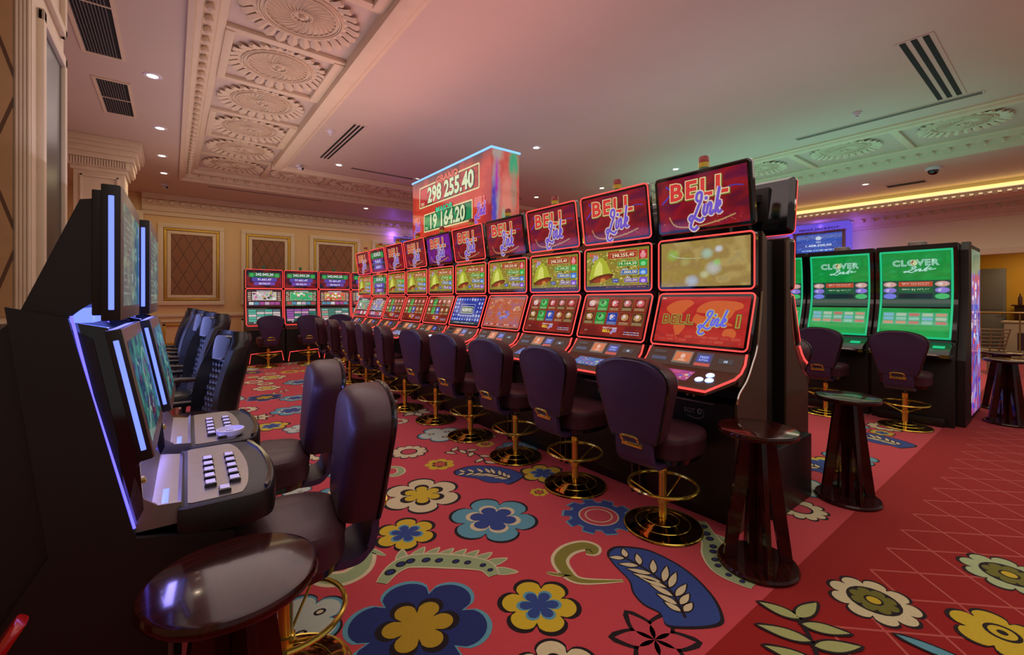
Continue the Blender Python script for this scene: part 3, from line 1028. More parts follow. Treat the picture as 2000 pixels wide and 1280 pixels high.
def grille(x0, x1, y0, y1, z, label):
    t = thing('air_grille', label, 'air vent', ((x0 + x1) / 2, (y0 + y1) / 2, z))
    hx_, hy = (x1 - x0) / 2, (y1 - y0) / 2
    f = MB()
    for a in ((-hx_ - 0.03, -hy - 0.03, hx_ + 0.03, -hy), (-hx_ - 0.03, hy, hx_ + 0.03, hy + 0.03), (-hx_ - 0.03, -hy, -hx_, hy), (hx_, -hy, hx_ + 0.03, hy), (-hx_, -0.008, hx_, 0.008)):
        f.box((a[0], a[1], -0.012), (a[2], a[3], 0))
    part('frame', t, None, lambda: f, 'plaster', 0)
    part('backing', t, None, lambda: MB().box((-hx_, -hy, -0.003), (hx_, hy, 0)), 'dark', 0)
    s_ = MB()
    nn = int(2 * hx_ / 0.022)
    for i in range(nn):
        s_.box((-hx_ + 0.022 * i, -hy, -0.011), (-hx_ + 0.022 * i + 0.006, hy, -0.002))
    part('slats', t, None, lambda: s_, 'grey', 0)


grille(-0.66, -0.40, 3.9, 5.85, ZS, 'long dark slatted air grille in the left ceiling, nearest the camera')
grille(-0.66, -0.40, 6.5, 7.6, ZS, 'shorter dark slatted air grille in the left ceiling, in front of the column capital')


def slot_vent(x0, y0, x1, y1, z, nlines, label):
    t = thing('slot_diffuser', label, 'air vent', ((x0 + x1) / 2, (y0 + y1) / 2, z))
    a, b = (x1 - x0) / 2, (y1 - y0) / 2
    part('frame', t, None, lambda: MB().box((-a - 0.02, -b - 0.02, -0.006), (a + 0.02, b + 0.02, 0), 0.002), 'paint', 0)
    s_ = MB()
    for i in range(nlines):
        if a < b:
            wx = 2 * a / nlines; s_.box((-a + wx * (i + 0.2), -b, -0.008), (-a + wx * (i + 0.75), b, -0.005))
        else:
            wy = 2 * b / nlines; s_.box((-a, -b + wy * (i + 0.2), -0.008), (a, -b + wy * (i + 0.75), -0.005))
    part('slots', t, None, lambda: s_, 'dark', 0)


slot_vent(2.08, 6.45, 2.26, 8.35, ZC, 3, 'triple-slot air diffuser in the pink-lit ceiling left of the jackpot display')
slot_vent(2.75, 8.6, 7.0, 8.70, ZC, 2, 'thin long air slot running behind the jackpot display')
slot_vent(5.75, 0.86, 7.75, 1.12, ZC, 3, 'triple-slot air diffuser in the brown-lit ceiling at upper right')
slot_vent(7.84, 0.72, 7.94, 2.75, ZC, 2, 'thin long air slot at right angles to the upper right diffuser')
slot_vent(0.6, 11.3, 2.9, 11.38, ZS, 1, 'thin dark air slot in the soffit in front of the back wall')
slot_vent(11.9, 1.9, 12.3, 2.5, ZS, 1, 'wide dark air slot in the right-hand soffit beside the yellow light strip')


def small_ceiling(kind, x, y, z, label):
    if kind == 'camera':
        t = thing('security_camera', label, 'camera', (x, y, z))
        part('mount', t, 'cam_m', lambda: MB().lathe([(0.001, 0), (0.05, 0), (0.055, -0.02), (0.03, -0.035), (0.001, -0.035)]), 'white')
        part('housing', t, 'cam_h', lambda: MB().lathe([(0.001, 0), (0.032, 0.002), (0.036, 0.03), (0.034, 0.09), (0.001, 0.092)], n=16), 'white', loc=(0, 0, -0.055), rot=(R(100), 0, R(40)))
        part('lens', t, 'cam_l', lambda: MB().lathe([(0.001, 0), (0.027, 0.0), (0.022, 0.008), (0.001, 0.01)], n=16), 'gloss', loc=(0.058, -0.07, -0.075), rot=(R(100), 0, R(40)))
    elif kind == 'dome':
        t = thing('dome_camera', label, 'camera', (x, y, z))
        part('base_ring', t, 'dome_b', lambda: MB().lathe([(0.001, 0), (0.11, 0), (0.115, -0.03), (0.085, -0.05), (0.001, -0.05)], n=28), 'white')
        part('dome', t, 'dome_d', lambda: MB().lathe([(0.082, -0.05), (0.078, -0.085), (0.055, -0.12), (0.02, -0.135), (0.001, -0.137)], n=28), 'gloss')
    else:
        t = thing('smoke_detector', label, 'smoke detector', (x, y, z))
        part('base', t, 'sd_b', lambda: MB().lathe([(0.001, 0), (0.055, 0), (0.055, -0.015), (0.001, -0.015)]), 'white')
        part('sensor_head', t, 'sd_h', lambda: MB().lathe([(0.045, -0.015), (0.035, -0.04), (0.022, -0.045), (0.02, -0.07), (0.001, -0.072)]), 'white')


small_ceiling('camera', -0.15, 11.7, ZS, 'small white security camera over the far left soffit, next to the dark air slot')
small_ceiling('camera', 1.9, 9.1, ZC, 'small security camera at the inner corner of the coffered band')
small_ceiling('smoke', 1.89, 6.93, ZC, 'white smoke detector beside the pink-lit triple-slot diffuser')
small_ceiling('smoke', 7.4, 1.85, ZC, 'flat round detector in the brown-lit ceiling behind the upper right diffuser')
small_ceiling('dome', 11.0, 1.62, ZS, 'white dome camera with black glass in the right-hand soffit')


# ================================================================ SEATS AND TABLES
def outline_back(k=1.0, h0=0.62, h1=1.10):
    """front outline (x, z) of the casino chair's back: narrow foot, broad rounded head"""
    half = [(0.150, h0), (0.172, h0 + 0.05), (0.205, h0 + 0.18), (0.238, h0 + 0.30), (0.247, h0 + 0.355), (0.238, h0 + 0.395), (0.20, h0 + 0.435), (0.13, h0 + 0.465), (0.05, h0 + 0.478)]
    pts = half + [(-x, z) for x, z in half[::-1]]
    cz = (h0 + h1) / 2
    return [(x * k, cz + (z - cz) * (1 - (1 - k) * 0.7)) for x, z in catmull(pts, 2) + []]


def back_y(z): return 0.20 + 0.10 * (z - 0.6)


def chair_back():
    b = MB(); L = []
    for k, d in ((0.70, -0.042), (0.86, -0.036), (0.95, -0.018), (1.0, 0.012), (1.0, 0.095), (0.985, 0.105)):
        L.append([(x, back_y(z) + d, z) for x, z in outline_back(k)])
    b.loft(L)
    return b


def chair_back_shell():
    b = MB(); L = []
    for k, d in ((0.99, 0.105), (0.99, 0.116), (0.95, 0.122)):
        L.append([(x, back_y(z) + d, z) for x, z in outline_back(k)])
    b.loft(L)
    return b


def chair_piping():
    b = MB()
    b.tube([(x, back_y(z) + 0.108, z) for x, z in outline_back(1.0)], 0.009, 6, True)
    return b


def seat_loop(s, z):
    p = []
    for i in range(36):
        a = 2 * PI * i / 36
        ca, sa = math.cos(a), math.sin(a)
        e = 0.62
        x = 0.225 * math.copysign(abs(ca) ** e, ca); y = 0.235 * math.copysign(abs(sa) ** e, sa)
        if y < 0: x *= 1 - 0.12 * (-y / 0.235) ** 2
        p.append((x * s, y * s - 0.03, z))
    return p


def chair_seat():
    b = MB()
    b.loft([seat_loop(s, z) for s, z in ((0.90, 0.495), (0.97, 0.50), (0.99, 0.52), (0.985, 0.575), (1.0, 0.585), (1.005, 0.60), (0.97, 0.622), (0.88, 0.635), (0.6, 0.642), (0.2, 0.644))])
    return b


def casino_chair(x, y, rz, label, group, z=0.0, tilt=0):
    t = thing('casino_chair', label, 'chair', (x, y, z), rz, group)
    part('seat', t, 'cc_seat', chair_seat, 'leather')
    bk = part('backrest', t, 'cc_back', chair_back, 'leather')
    part('back_shell', t, 'cc_shell', chair_back_shell, 'shell')
    part('piping', t, 'cc_pipe', chair_piping, 'piping')
    part('seat_pan', t, 'cc_pan', lambda: MB().loft([seat_loop(0.80, 0.455), seat_loop(0.9, 0.465), seat_loop(0.94, 0.495)]), 'piping')

    def bracket():
        b = MB()
        prof = catmull([(0.02, 0.475), (0.2, 0.46), (0.27, 0.48), (0.30, 0.55), (0.305, 0.64)], 5)
        for i in range(len(prof) - 1):
            pass
        th = 0.014
        loop = [(p[0], p[1] - th) for p in prof[:12]] + [(prof[12][0] + th, prof[12][1] - th * 0.5)] + [(p[0] + th, p[1]) for p in prof[13:]]
        up = [(p[0], p[1] + th) for p in prof[:12]] + [(prof[12][0] - th, prof[12][1] + th * 0.5)] + [(p[0] - th, p[1]) for p in prof[13:]]
        b.prism(loop + up[::-1], -0.125, 0.125, 'x')
        return b
    part('back_bracket', t, 'cc_brk', bracket, 'shell')

    def handle():
        b = MB()
        yy = back_y(0.6) + 0.12
        b.box((-0.07, yy - 0.01, 0.578), (0.07, yy + 0.01, 0.60), 0.004)
        b.tube(catmull([(-0.055, yy, 0.59), (-0.055, yy + 0.02, 0.61), (-0.05, yy + 0.04, 0.645), (0.05, yy + 0.04, 0.645), (0.055, yy + 0.02, 0.61), (0.055, yy, 0.59)], 4), 0.0065, 7)
        return b
    part('pull_handle', t, 'cc_hdl', handle, 'gold')
    part('gas_lift', t, 'cc_lift', lambda: MB().lathe([(0.014, 0.34), (0.014, 0.455)], n=16), 'grey')
    part('pole', t, 'cc_pole', lambda: MB().lathe([(0.03, 0.03), (0.026, 0.05), (0.026, 0.33), (0.028, 0.335), (0.028, 0.385), (0.02, 0.39), (0.001, 0.39)], n=22), 'gold')

    def ring():
        b = MB()
        rr, z_ = 0.21, 0.27
        b.tube([(rr * math.cos(2 * PI * i / 40), rr * math.sin(2 * PI * i / 40), z_) for i in range(40)], 0.010, 8, True)
        for k in range(3):
            a = 2 * PI * k / 3 + 0.5
            b.tube([(rr * math.cos(a), rr * math.sin(a), z_), (0.025 * math.cos(a), 0.025 * math.sin(a), 0.17)], 0.006, 6)
        b.lathe([(0.027, 0.15), (0.034, 0.155), (0.034, 0.19), (0.027, 0.195)], n=20)
        return b
    part('foot_ring', t, 'cc_ring', ring, 'gold')
    part('base', t, 'cc_base', lambda: MB().lathe([(0.235, 0.0), (0.243, 0.006), (0.24, 0.014), (0.2, 0.022), (0.19, 0.028), (0.14, 0.034), (0.13, 0.042), (0.08, 0.05), (0.06, 0.06), (0.03, 0.064), (0.001, 0.064)], n=48), 'gold_dark')
    part('base_rings', t, 'cc_rings', lambda: MB().tube([(.237 * math.cos(a), .237 * math.sin(a), .012) for a in [2 * PI * i / 48 for i in range(48)]], .005, 5, True).tube([(.165 * math.cos(a), .165 * math.sin(a), .031) for a in [2 * PI * i / 40 for i in range(40)]], .003, 5, True).tube([(.10 * math.cos(a), .10 * math.sin(a), .046) for a in [2 * PI * i / 32 for i in range(32)]], .003, 5, True), 'gold')
    return t


def round_table(x, y, label, group=None, rz=0.3):
    t = thing('side_table', label, 'table', (x, y, 0), rz, group)
    part('tabletop', t, 'rt_top', lambda: MB().lathe([(0.18, 0.715), (0.192, 0.718), (0.198, 0.726), (0.199, 0.737), (0.194, 0.747), (0.185, 0.75), (0.001, 0.75)], n=64), 'wood')
    part('base_disc', t, 'rt_base', lambda: MB().lathe([(0.19, 0.0), (0.198, 0.004), (0.2, 0.016), (0.193, 0.028), (0.001, 0.03)], n=64), 'wood')

    def leg():
        # tapered board notched upward from its foot
        b = MB()
        b.prism([(0.015, 0.03), (0.015, 0.715), (0.085, 0.715), (0.175, 0.03), (0.115, 0.03), (0.055, 0.42), (0.048, 0.42), (0.045, 0.03)], -0.012, 0.012, 'y')
        return b
    for k in range(4):
        part('leg', t, 'rt_leg', leg, 'wood', 30, rot=(0, 0, k * PI / 2))
    return t


BY = [1.64 + 0.77 * k for k in range(10)]
ordn = ['nearest', 'second', 'third', 'fourth', 'fifth', 'sixth', 'seventh', 'eighth', 'ninth', 'tenth']
gc = 'plum casino chairs along the row of red neon cabinets'
for k in range(10):
    l = ('plum swivel chair nearest the camera in the long row at the neon cabinets' if k == 0 else
         'plum swivel chair, %s from the camera in the long row at the neon cabinets' % ordn[k])
    if k == 9: l = 'plum swivel chair at the far end of the long row of neon cabinets'
    dx = [0, 0.0, 0.02, 0.02, 0.02, -0.03, -0.02, 0.0, -0.02, -0.03][k]
    a = R(90) + [0.02, 0.0, 0.03, 0.06, 0.08, -0.16, -0.12, -0.1, -0.15, -0.2][k]
    casino_chair(2.47 + dx, BY[k] - 0.02, a, l, gc)
casino_chair(0.335, 1.82, R(-90) - 0.16, 'plum swivel chair whose brass foot ring shows behind the left foreground table', 'plum casino chairs at the blue-lit machines')
casino_chair(0.40, 2.66, R(-90) - 0.12, 'plum swivel chair at the farther of the two blue-lit machines on the left', 'plum casino chairs at the blue-lit machines')
g2 = 'plum casino chairs at the back-wall cabinets'
casino_chair(1.62, 10.60, R(180), 'plum swivel chair at the leftmost cabinet of the back-wall row', g2)
casino_chair(2.42, 10.60, R(170), 'plum swivel chair at the second cabinet from the left in the back-wall row', g2)
casino_chair(3.18, 10.55, R(150), 'plum chair at the back-wall row whose rounded top shows above the long row of chairs', g2)
g3 = 'plum casino chairs at the green cabinets'
casino_chair(6.56, 1.20, R(90), 'plum swivel chair at the nearest green-screened cabinet on the right', g3)
casino_chair(6.56, 1.96, R(92), 'plum swivel chair second from the right at the green-screened cabinets', g3)
casino_chair(4.22, 1.72, R(-90), 'plum chair mostly hidden on the rear side of the double row of red neon cabinets', 'plum chairs behind the double row')

round_table(0.125, 1.325, 'round glossy mahogany side table in the left foreground, beside the blue-lit machine')
round_table(2.52, 1.07, 'round mahogany side table standing at the near end of the red neon cabinets', rz=0.75)
round_table(3.86, 1.02, 'round mahogany side table with green reflections on its top, right of centre', rz=0.75)
round_table(7.66, 0.50, 'round mahogany side table at the right edge, next to the colourful cabinet end panel', rz=0.6)
round_table(8.62, 0.62, 'round dark side table right behind the one at the right edge', rz=0.2)
round_table(0.10, 3.17, 'round mahogany side table glimpsed behind the farther blue-lit machine')


# black armchairs beyond the left machines
def armchair(x, y, rz, label, s=1.0):
    t = thing('gaming_armchair', label, 'armchair', (x, y, 0), rz, 'black quilted armchairs on the left')
    spine = catmull([(0.16, 0.48), (0.22, 0.62), (0.255, 0.8), (0.30, 1.0), (0.345, 1.18), (0.37, 1.30)], 4)

    def back():
        b = MB(); L = []
        for i, (yy, z) in enumerate(spine):
            t_ = i / (len(spine) - 1)
            wd = 0.25 - 0.05 * max(0, t_ - 0.6) / 0.4
            bo = 0.055 + 0.05 * math.sin(PI * min(1, t_ * 1.2)) 
            if t_ > 0.94: wd *= 0.9
            L.append([(-wd, yy - bo, z), (-wd + 0.05, yy - bo - 0.02, z), (-wd + 0.08, yy - 0.03, z), (wd - 0.08, yy - 0.03, z), (wd - 0.05, yy - bo - 0.02, z), (wd, yy - bo, z), (wd + 0.012, yy + 0.03, z - 0.01), (wd - 0.05, yy + 0.085, z - 0.03), (-wd + 0.05, yy + 0.085, z - 0.03), (-wd - 0.012, yy + 0.03, z - 0.01)])
        b.loft(L)
        return b
    part('backrest', t, 'ac_back', back, 'blackleather', 60)

    def quilt():
        b = MB()
        for i in range(1, 13):
            yy, z = spine[min(i, len(spine) - 1)]
            for j in range(5):
                xx = -0.12 + 0.06 * j + (0.03 if i % 2 else 0) - 0.015
                b.loft([[(xx + r * math.cos(a), yy - 0.03 - d, z + r * math.sin(a)) for a in [PI / 2 * q for q in range(4)]] for r, d in ((0.036, -0.004), (0.028, 0.012), (0.008, 0.018))])
        return b
    part('quilted_panel', t, 'ac_quilt', quilt, 'quilt', 30)

    def head():
        b = MB(); L = []
        for k, d in ((0.8, -0.085), (1, -0.07), (1, -0.03)):
            L.append([(x_ * k, 0.335 + (z_ - 1.15) * 0.2 + d, z_) for x_, z_ in rrect(0.28, 0.2, 0.05, 4, 0, 1.16)])
        return b.loft(L)
    part('head_cushion', t, 'ac_head', head, 'quilt')
    part('seat', t, 'ac_seat', lambda: MB().box((-0.26, -0.30, 0.40), (0.26, 0.22, 0.52), 0.04), 'blackleather')

    def arm(sg):
        b = MB()
        b.loft([[(sg * 0.30 + x_, y_, z_ + dz_) for x_, z_ in rrect(0.075, 0.045, 0.02, 3)] for y_, dz_ in ((-0.27, 0.63), (-0.25, 0.66), (-0.05, 0.675), (0.15, 0.66), (0.22, 0.62))])
        b.tube([(sg * 0.30, 0.1, 0.65), (sg * 0.30, 0.08, 0.5), (sg * 0.24, 0.02, 0.41)], 0.02, 8)
        return b
    part('armrest', t, 'ac_arm1', lambda: arm(1), 'blackleather')
    part('armrest', t, 'ac_arm-1', lambda: arm(-1), 'blackleather')
    part('pole', t, 'ac_pole', lambda: MB().lathe([(0.03, 0.08), (0.03, 0.4), (0.001, 0.4)]), 'chrome')

    def star():
        b = MB()
        for k in range(5):
            a = 2 * PI * k / 5
            b.tube([(0, 0, 0.09), (0.27 * math.cos(a), 0.27 * math.sin(a), 0.06)], 0.02, 6, r2=0.014)
            b.lathe([(0.001, 0.0), (0.022, 0.004), (0.025, 0.025), (0.022, 0.05), (0.001, 0.052)], (0.27 * math.cos(a), 0.27 * math.sin(a), 0), 10)
        return b
    part('star_base', t, 'ac_star', star, 'piping')
    t.scale = (s, s, s)


armchair(0.07, 4.08, R(-72), 'black quilted armchair nearest the camera, low and apart from the others', 0.92)
armchair(0.02, 5.55, R(-76), 'tall black quilted armchair second in the line on the left')
armchair(-0.02, 6.6, R(-80), 'black quilted armchair third in the line on the left')
armchair(-0.06, 7.7, R(-90), 'black quilted armchair fourth in the line on the left')
armchair(-0.10, 8.9, R(-90), 'black quilted armchair farthest along the line on the left')

# the lounge furniture
t = thing('brass_railing', 'brass railing across the opening to the yellow lounge', 'railing', (15.1, 0, 0))
part('top_rail', t, None, lambda: MB().tube([(0, -2.3, 1.13), (0, 1.46, 1.13)], 0.02), 'bronze_rail')
for k in range(7):
    part('post', t, 'rail_post', lambda: MB().lathe([(0.04, 0), (0.02, 0.02), (0.014, 0.04), (0.014, 1.12)], n=12), 'bronze_rail', loc=(0, -2.2 + 0.6 * k, 0))
t = thing('wicker_armchair', 'wicker armchair in the lounge opening, left of the cream counter', 'chair', (12.6, 1.15, 0), R(60))


def wick():
    b = MB()
    for k in range(7):
        z = 0.45 + 0.07 * k
        r_ = 0.30 + 0.012 * k
        b.tube([(r_ * math.cos(a), r_ * math.sin(a), z) for a in [PI * (-0.1 + 1.2 * i / 12) for i in range(13)]], 0.014, 6)
    for i in range(9):
        a = PI * (-0.1 + 1.2 * i / 8)
        b.tube([(0.28 * math.cos(a), 0.28 * math.sin(a), 0.40), (0.38 * math.cos(a), 0.38 * math.sin(a), 0.88)], 0.012, 6)
    return b


part('woven_back', t, None, wick, 'wicker')
part('seat', t, None, lambda: MB().box((-0.28, -0.26, 0.38), (0.28, 0.26, 0.46), 0.03), 'wicker')
for sx in (-1, 1):
    for sy in (-1, 1):
        part('leg', t, 'wk_leg', lambda: MB().tube([(0, 0, 0.0), (0, 0, 0.4)], 0.016), 'wicker', loc=(sx * 0.24, sy * 0.22, 0))
t = thing('bar_counter', 'cream bar counter in the lounge with a dark recessed panel', 'counter', (16.5, 0.2, 0))
part('body', t, None, lambda: MB().box((-0.25, -1.2, 0), (0.25, 0.92, 0.86), 0.01), 'counter')
part('worktop', t, None, lambda: MB().box((-0.3, -1.25, 0.86), (0.3, 0.97, 0.9), 0.01), 'counter')
part('recessed_panel', t, None, lambda: MB().box((-0.262, -1.0, 0.2), (-0.25, 0.7, 0.62)), 'leather', 0)
t = thing('drinks_shelf', 'dark shelf unit against the yellow lounge wall', 'shelf', (18.1, 0.2, 0))
part('cabinet', t, None, lambda: MB().box((-0.15, -1.0, 0), (0.2, 0.85, 1.25), 0.01), 'wood')
part('shelf', t, None, lambda: MB().box((-0.2, -1.05, 1.25), (0.2, 0.9, 1.29), 0.005), 'wood')
for k in range(4):
    tag(part('bottle', None, 'btl', lambda: MB().lathe([(0.001, 0), (0.04, 0), (0.042, 0.02), (0.042, 0.19), (0.015, 0.25), (0.014, 0.3), (0.001, 0.3)], n=14), 'leather', loc=(18.05, 0.95 - 0.2 * k, 1.29)),
        'small dark bottle standing on the shelf unit in the yellow lounge', 'bottle', 'bottles in the lounge')
# red thing at the lower left corner of the view
t = thing('red_folding_seat', 'glossy red plastic object with an upturned rounded end, at the lower left corner', 'plastic object', (-0.24, 1.30, 0))


def redshape():
    b = MB()
    P = catmull([(-0.16, 0.0, 0.60), (-0.10, 0.0, 0.64), (-0.05, 0.0, 0.72), (-0.012, 0.0, 0.785), (0.0, 0.0, 0.803)], 4)
    L = []
    for i, p in enumerate(P):
        t_ = i / (len(P) - 1)
        w_ = 0.05 * (1 - 0.55 * t_ ** 3)
        L.append([(p[0] + u * 0.55, p[1] + v, p[2] - u * 0.4) for u, v in rrect(0.03, w_ * 2, 0.012, 3)])
    return b.loft(L)


part('upright_arm', t, None, redshape, 'red')
part('seat_shell', t, None, lambda: MB().box((-0.42, -0.12, 0.57), (-0.12, 0.12, 0.61), 0.018), 'red')
for sx in (-0.38, -0.16):
    for sy in (-0.1, 0.1):
        part('leg', t, 'red_leg', lambda: MB().tube([(0, 0, 0), (0, 0, 0.58)], 0.012), 'red', loc=(sx, sy, 0))


# ================================================================ SCREEN ARTWORK
LINK = [[(.30, .62), (.20, .72), (.24, .90), (.38, .90), (.38, .68), (.27, .42), (.14, .12), (.02, .02), (-.04, .10), (.06, .18), (.22, .06), (.40, -.02), (.50, .08)],
        [(.53, .52), (.48, .26), (.53, .16), (.60, .24)],
        [(.64, .52), (.60, .18)], [(.61, .34), (.70, .53), (.76, .44), (.72, .20), (.79, .16), (.86, .28)],
        [(1.02, 1.0), (.90, .16)], [(.92, .34), (1.04, .54), (1.06, .42), (.95, .35)], [(.96, .36), (1.03, .17), (1.14, .24)],
        [(.10, .10), (.02, -.18), (.16, -.30), (.30, -.2)]]


def link_word(a, cx, cy, h, c, edge, shear=0.12, thick=0.085):
    for w_, col in ((thick * 1.9, edge), (thick, c)):
        z0 = a.z + a.dz
        for st in LINK:
            a.z = z0
            a.ribbon([(cx + (x - 0.52) * h + shear * (y - 0.4) * h, cy + (y - 0.4) * h) for x, y in st], w_ * h * 1.15, col, n=4)
        a.z = z0
        a.ell(cx + (.57 - .52) * h + 0.03 * h, cy + 0.30 * h, w_ * h * 0.75, w_ * h * 0.75, col, 8)


def bell_word(a, cx, cy, h, w_, fill='d83c38', edge='e8dca0', shadow='7a7a28'):
    a.text('BELL', cx + h * 0.05, cy - h * 0.06, h, shadow, w_, off=0.075, sp=1.2, shear=.08)
    a.text('BELL', cx, cy, h, edge, w_, off=0.07, sp=1.2, shear=.08)
    a.text('BELL', cx, cy, h, fill, w_, off=0.035, sp=1.2, shear=.08)


def vnoise(seed, n):
    r_ = random.Random(seed)
    g = [[r_.random() for _ in range(n + 1)] for _ in range(n + 1)]
    def f(u, v):
        x, y = u * (n - 1e-6), v * (n - 1e-6); i, j = int(x), int(y); fx, fy = x - i, y - j
        fx = fx * fx * (3 - 2 * fx); fy = fy * fy * (3 - 2 * fy)
        return (g[j][i] * (1 - fx) + g[j][i + 1] * fx) * (1 - fy) + (g[j + 1][i] * (1 - fx) + g[j + 1][i + 1] * fx) * fy
    return f


def mix(a, b, t): return tuple(x * (1 - t) + y * t for x, y in zip(a, b))
def C(s): return lin(hx(s))


def ramp(cols, t):
    t = max(0, min(0.9999, t)) * (len(cols) - 1); i = int(t)
    return mix(cols[i], cols[i + 1], t - i)


def fill_noise(a, w_, h_, cols, seed, n=10, nx=24, ny=16, x=0, y=0):
    f = vnoise(seed, n); g = vnoise(seed + 5, n * 2); cs = [C(c) for c in cols]
    a.cloud(x - w_ / 2, y - h_ / 2, x + w_ / 2, y + h_ / 2, nx, ny, lambda u, v: ramp(cs, f(u, v) * 0.7 + g(u, v) * 0.3))


def dots(a, x0, y0, x1, y1, n, cols, s, seed=1, layer=True):
    r_ = random.Random(seed); z0 = a.z + a.dz
    for k in range(n):
        if layer: a.z = z0 + (k % 3) * a.dz * 0.5
        x, y = r_.uniform(x0, x1), r_.uniform(y0, y1); q = s * r_.uniform(0.5, 1.3)
        a.ell(x, y, q, q * r_.uniform(0.6, 1), r_.choice(cols), 7)
    a.z = z0 + a.dz * 2


def lines(a, x0, y0, x1, y1, n, cols, t=0.35, seed=2):
    """rows of tiny illegible writing"""
    r_ = random.Random(seed); z0 = a.z + a.dz
    hh = (y1 - y0) / n
    for k in range(n):
        x = x0
        while x < x1 - 0.01 * abs(x1 - x0):
            wl = (x1 - x0) * r_.uniform(0.04, 0.12); a.z = z0
            a.rect(x, y0 + hh * k + hh * 0.2, min(x + wl, x1), y0 + hh * (k + t + 0.2), r_.choice(cols)); x += wl * 1.25


def art_topper(seed=1, purple=False):
    a = Art(); w_, h_ = 0.66, 0.36
    fill_noise(a, w_, h_, ['3a0a30', '6e0e1c', '941420', '5a0c34', '7c1030'] if not purple else ['3a1a60', '6e1e4c', '7414a0', '5a0c34', '7c1030'], seed, 6)
    dots(a, -w_ / 2 + .02, -h_ / 2 + .01, w_ / 2 - .02, -h_ / 2 + .06, 40, ['b86a50', '9c4438', '7a2c44'], 0.006, seed)
    a.ribbon([(-.25, -.08), (-.2, -.15), (-.05, -.17), (.12, -.15), (.24, -.12)], 0.010, 'b48a58')
    a.ribbon([(.1, .02), (.22, .06), (.3, .05)], 0.008, '4c3c9c'); a.ribbon([(-.3, .02), (-.22, .09), (-.26, .14)], 0.012, '4c3cac')
    bell_word(a, -0.01, 0.085, 0.11, 0.42)
    link_word(a, 0.03, -0.05, 0.20, '7454c8', 'd8c8b8')
    return a


def plate(a, x0, y0, x1, y1, c, txt, tc='f0ecc0', edge='d8c878', hk=0.62):
    a.frame(x0, y0, x1, y1, edge, c, 0.003)
    a.text(txt, (x0 + x1) / 2, (y0 + y1) / 2, (y1 - y0) * hk, tc, (x1 - x0) * 0.84, off=0.02)


def art_bell(seed=1):
    a = Art(); w_, h_ = 0.66, 0.37
    fill_noise(a, w_, h_, ['6a6420', '9c8c38', '80802c', 'a88430', '5c6c30'], seed, 9)
    dots(a, -w_ / 2 + .01, -h_ / 2 + .02, w_ / 2 - .01, h_ / 2 - .02, 190, ['c8b858', '8c7428', '54501c', 'bca848', 'a0a050', 'd8cc80'], 0.011, seed)
    # bell leaning to the left
    a.poly([(-.30, -.09), (-.27, .02), (-.22, .10), (-.15, .12), (-.10, .07), (-.06, -.02), (-.02, -.06), (-.16, -.12), (-.26, -.12)], 'b0b834')
    a.poly([(-.25, -.06), (-.22, .04), (-.18, .09), (-.15, .05), (-.14, -.05)], 'dce070')
    a.ell(-.16, -.085, .14, .032, '6a3018', 20, 0.22); a.ell(-.16, -.095, .10, .02, '9c3c20', 16, 0.22); a.ell(-.14, -.105, .03, .022, 'c88a3c', 12)
    a.text('BELL', -.24, .15, .03, 'e85048', .10, off=0.03); link_word(a, -.23, .12, .05, '8070d8', 'e0d0c0')
    a.rect(-.08, .10, .22, .165, 'b02820', .005); plate(a, -.06, .095, .21, .15, 'a02018', '298.255,40')
    a.rect(.235, .08, .315, .16, 'c02430', .004); a.ell(.275, .11, .028, .028, 'e88a90', 12); a.rect(.262, .11, .288, .15, 'e8a0a0')
    a.text('GRAND', .07, .168, .012, 'f0e0a0', off=0.02)
    a.text('MAJOR', .08, .072, .012, 'd0f0a0', off=0.02); plate(a, .02, .018, .23, .066, '1c8c30', '19.164,20'); a.rect(.24, .012, .315, .07, '28a848', .004); a.ell(.277, .034, .024, .02, '80e090', 10)
    a.text('MINOR', .10, -.008, .012, 'c0e0f8', off=0.02); plate(a, .05, -.062, .23, -.016, '2c5cb0', '1.000,00'); a.rect(.24, -.066, .315, -.012, '3c78d0', .004); a.ell(.277, -.046, .024, .018, 'a0c8f8', 10)
    a.text('MINI', .13, -.086, .012, 'e0c8f8', off=0.02); plate(a, .09, -.135, .23, -.092, '6038a8', '200,00'); a.rect(.24, -.140, .315, -.09, '7c50c8', .004); a.ell(.277, -.12, .022, .016, 'd0b0f8', 10)
    a.rect(-.03, -.13, .03, -.095, '3048b0', .004); a.text('0,20', 0, -.112, .016, 'ffffff', .04)
    a.rect(-w_ / 2, -h_ / 2, w_ / 2, -h_ / 2 + .022, '2c1020'); lines(a, -.1, -h_ / 2 + .003, .3, -h_ / 2 + .02, 1, ['b86878', '7c4858'], seed=seed)
    return a


def art_gold(seed=3):
    a = Art(); w_, h_ = 0.66, 0.37
    f = vnoise(11, 9); g = vnoise(12, 16); cs = [C(x) for x in ('8a7434', 'a48c44', '9c8048', 'b49c5c', 'a09060')]
    def fn(u, v):
        c = ramp(cs, f(u, v * 0.7) * 0.6 + g(u, v * 0.5) * 0.4)
        for x, y, r_, cc in ((.62, .38, .10, 'c4c8c8'), (.55, .7, .08, 'a8ccb8'), (.15, .72, .09, '90c050'), (.38, .12, .09, 'b8c8e0'), (.66, .5, .05, '88d070'), (.52, .25, .06, 'ccd0a0'), (.3, .55, .07, 'b0a868'), (.68, .78, .05, 'd8e0f0')):
            d = math.hypot(u - x, (v - y) * 0.6) / r_
            if d < 1: c = mix(c, C(cc), (1 - d * d) * 0.8)
        return c
    a.cloud(-w_ / 2, -h_ / 2, w_ / 2, h_ / 2, 60, 36, fn)
    a.ribbon([(-.26, .09), (-.2, .06), (-.1, .045), (0, .04)], 0.012, 'b0bc90', w2=0.003)
    return a


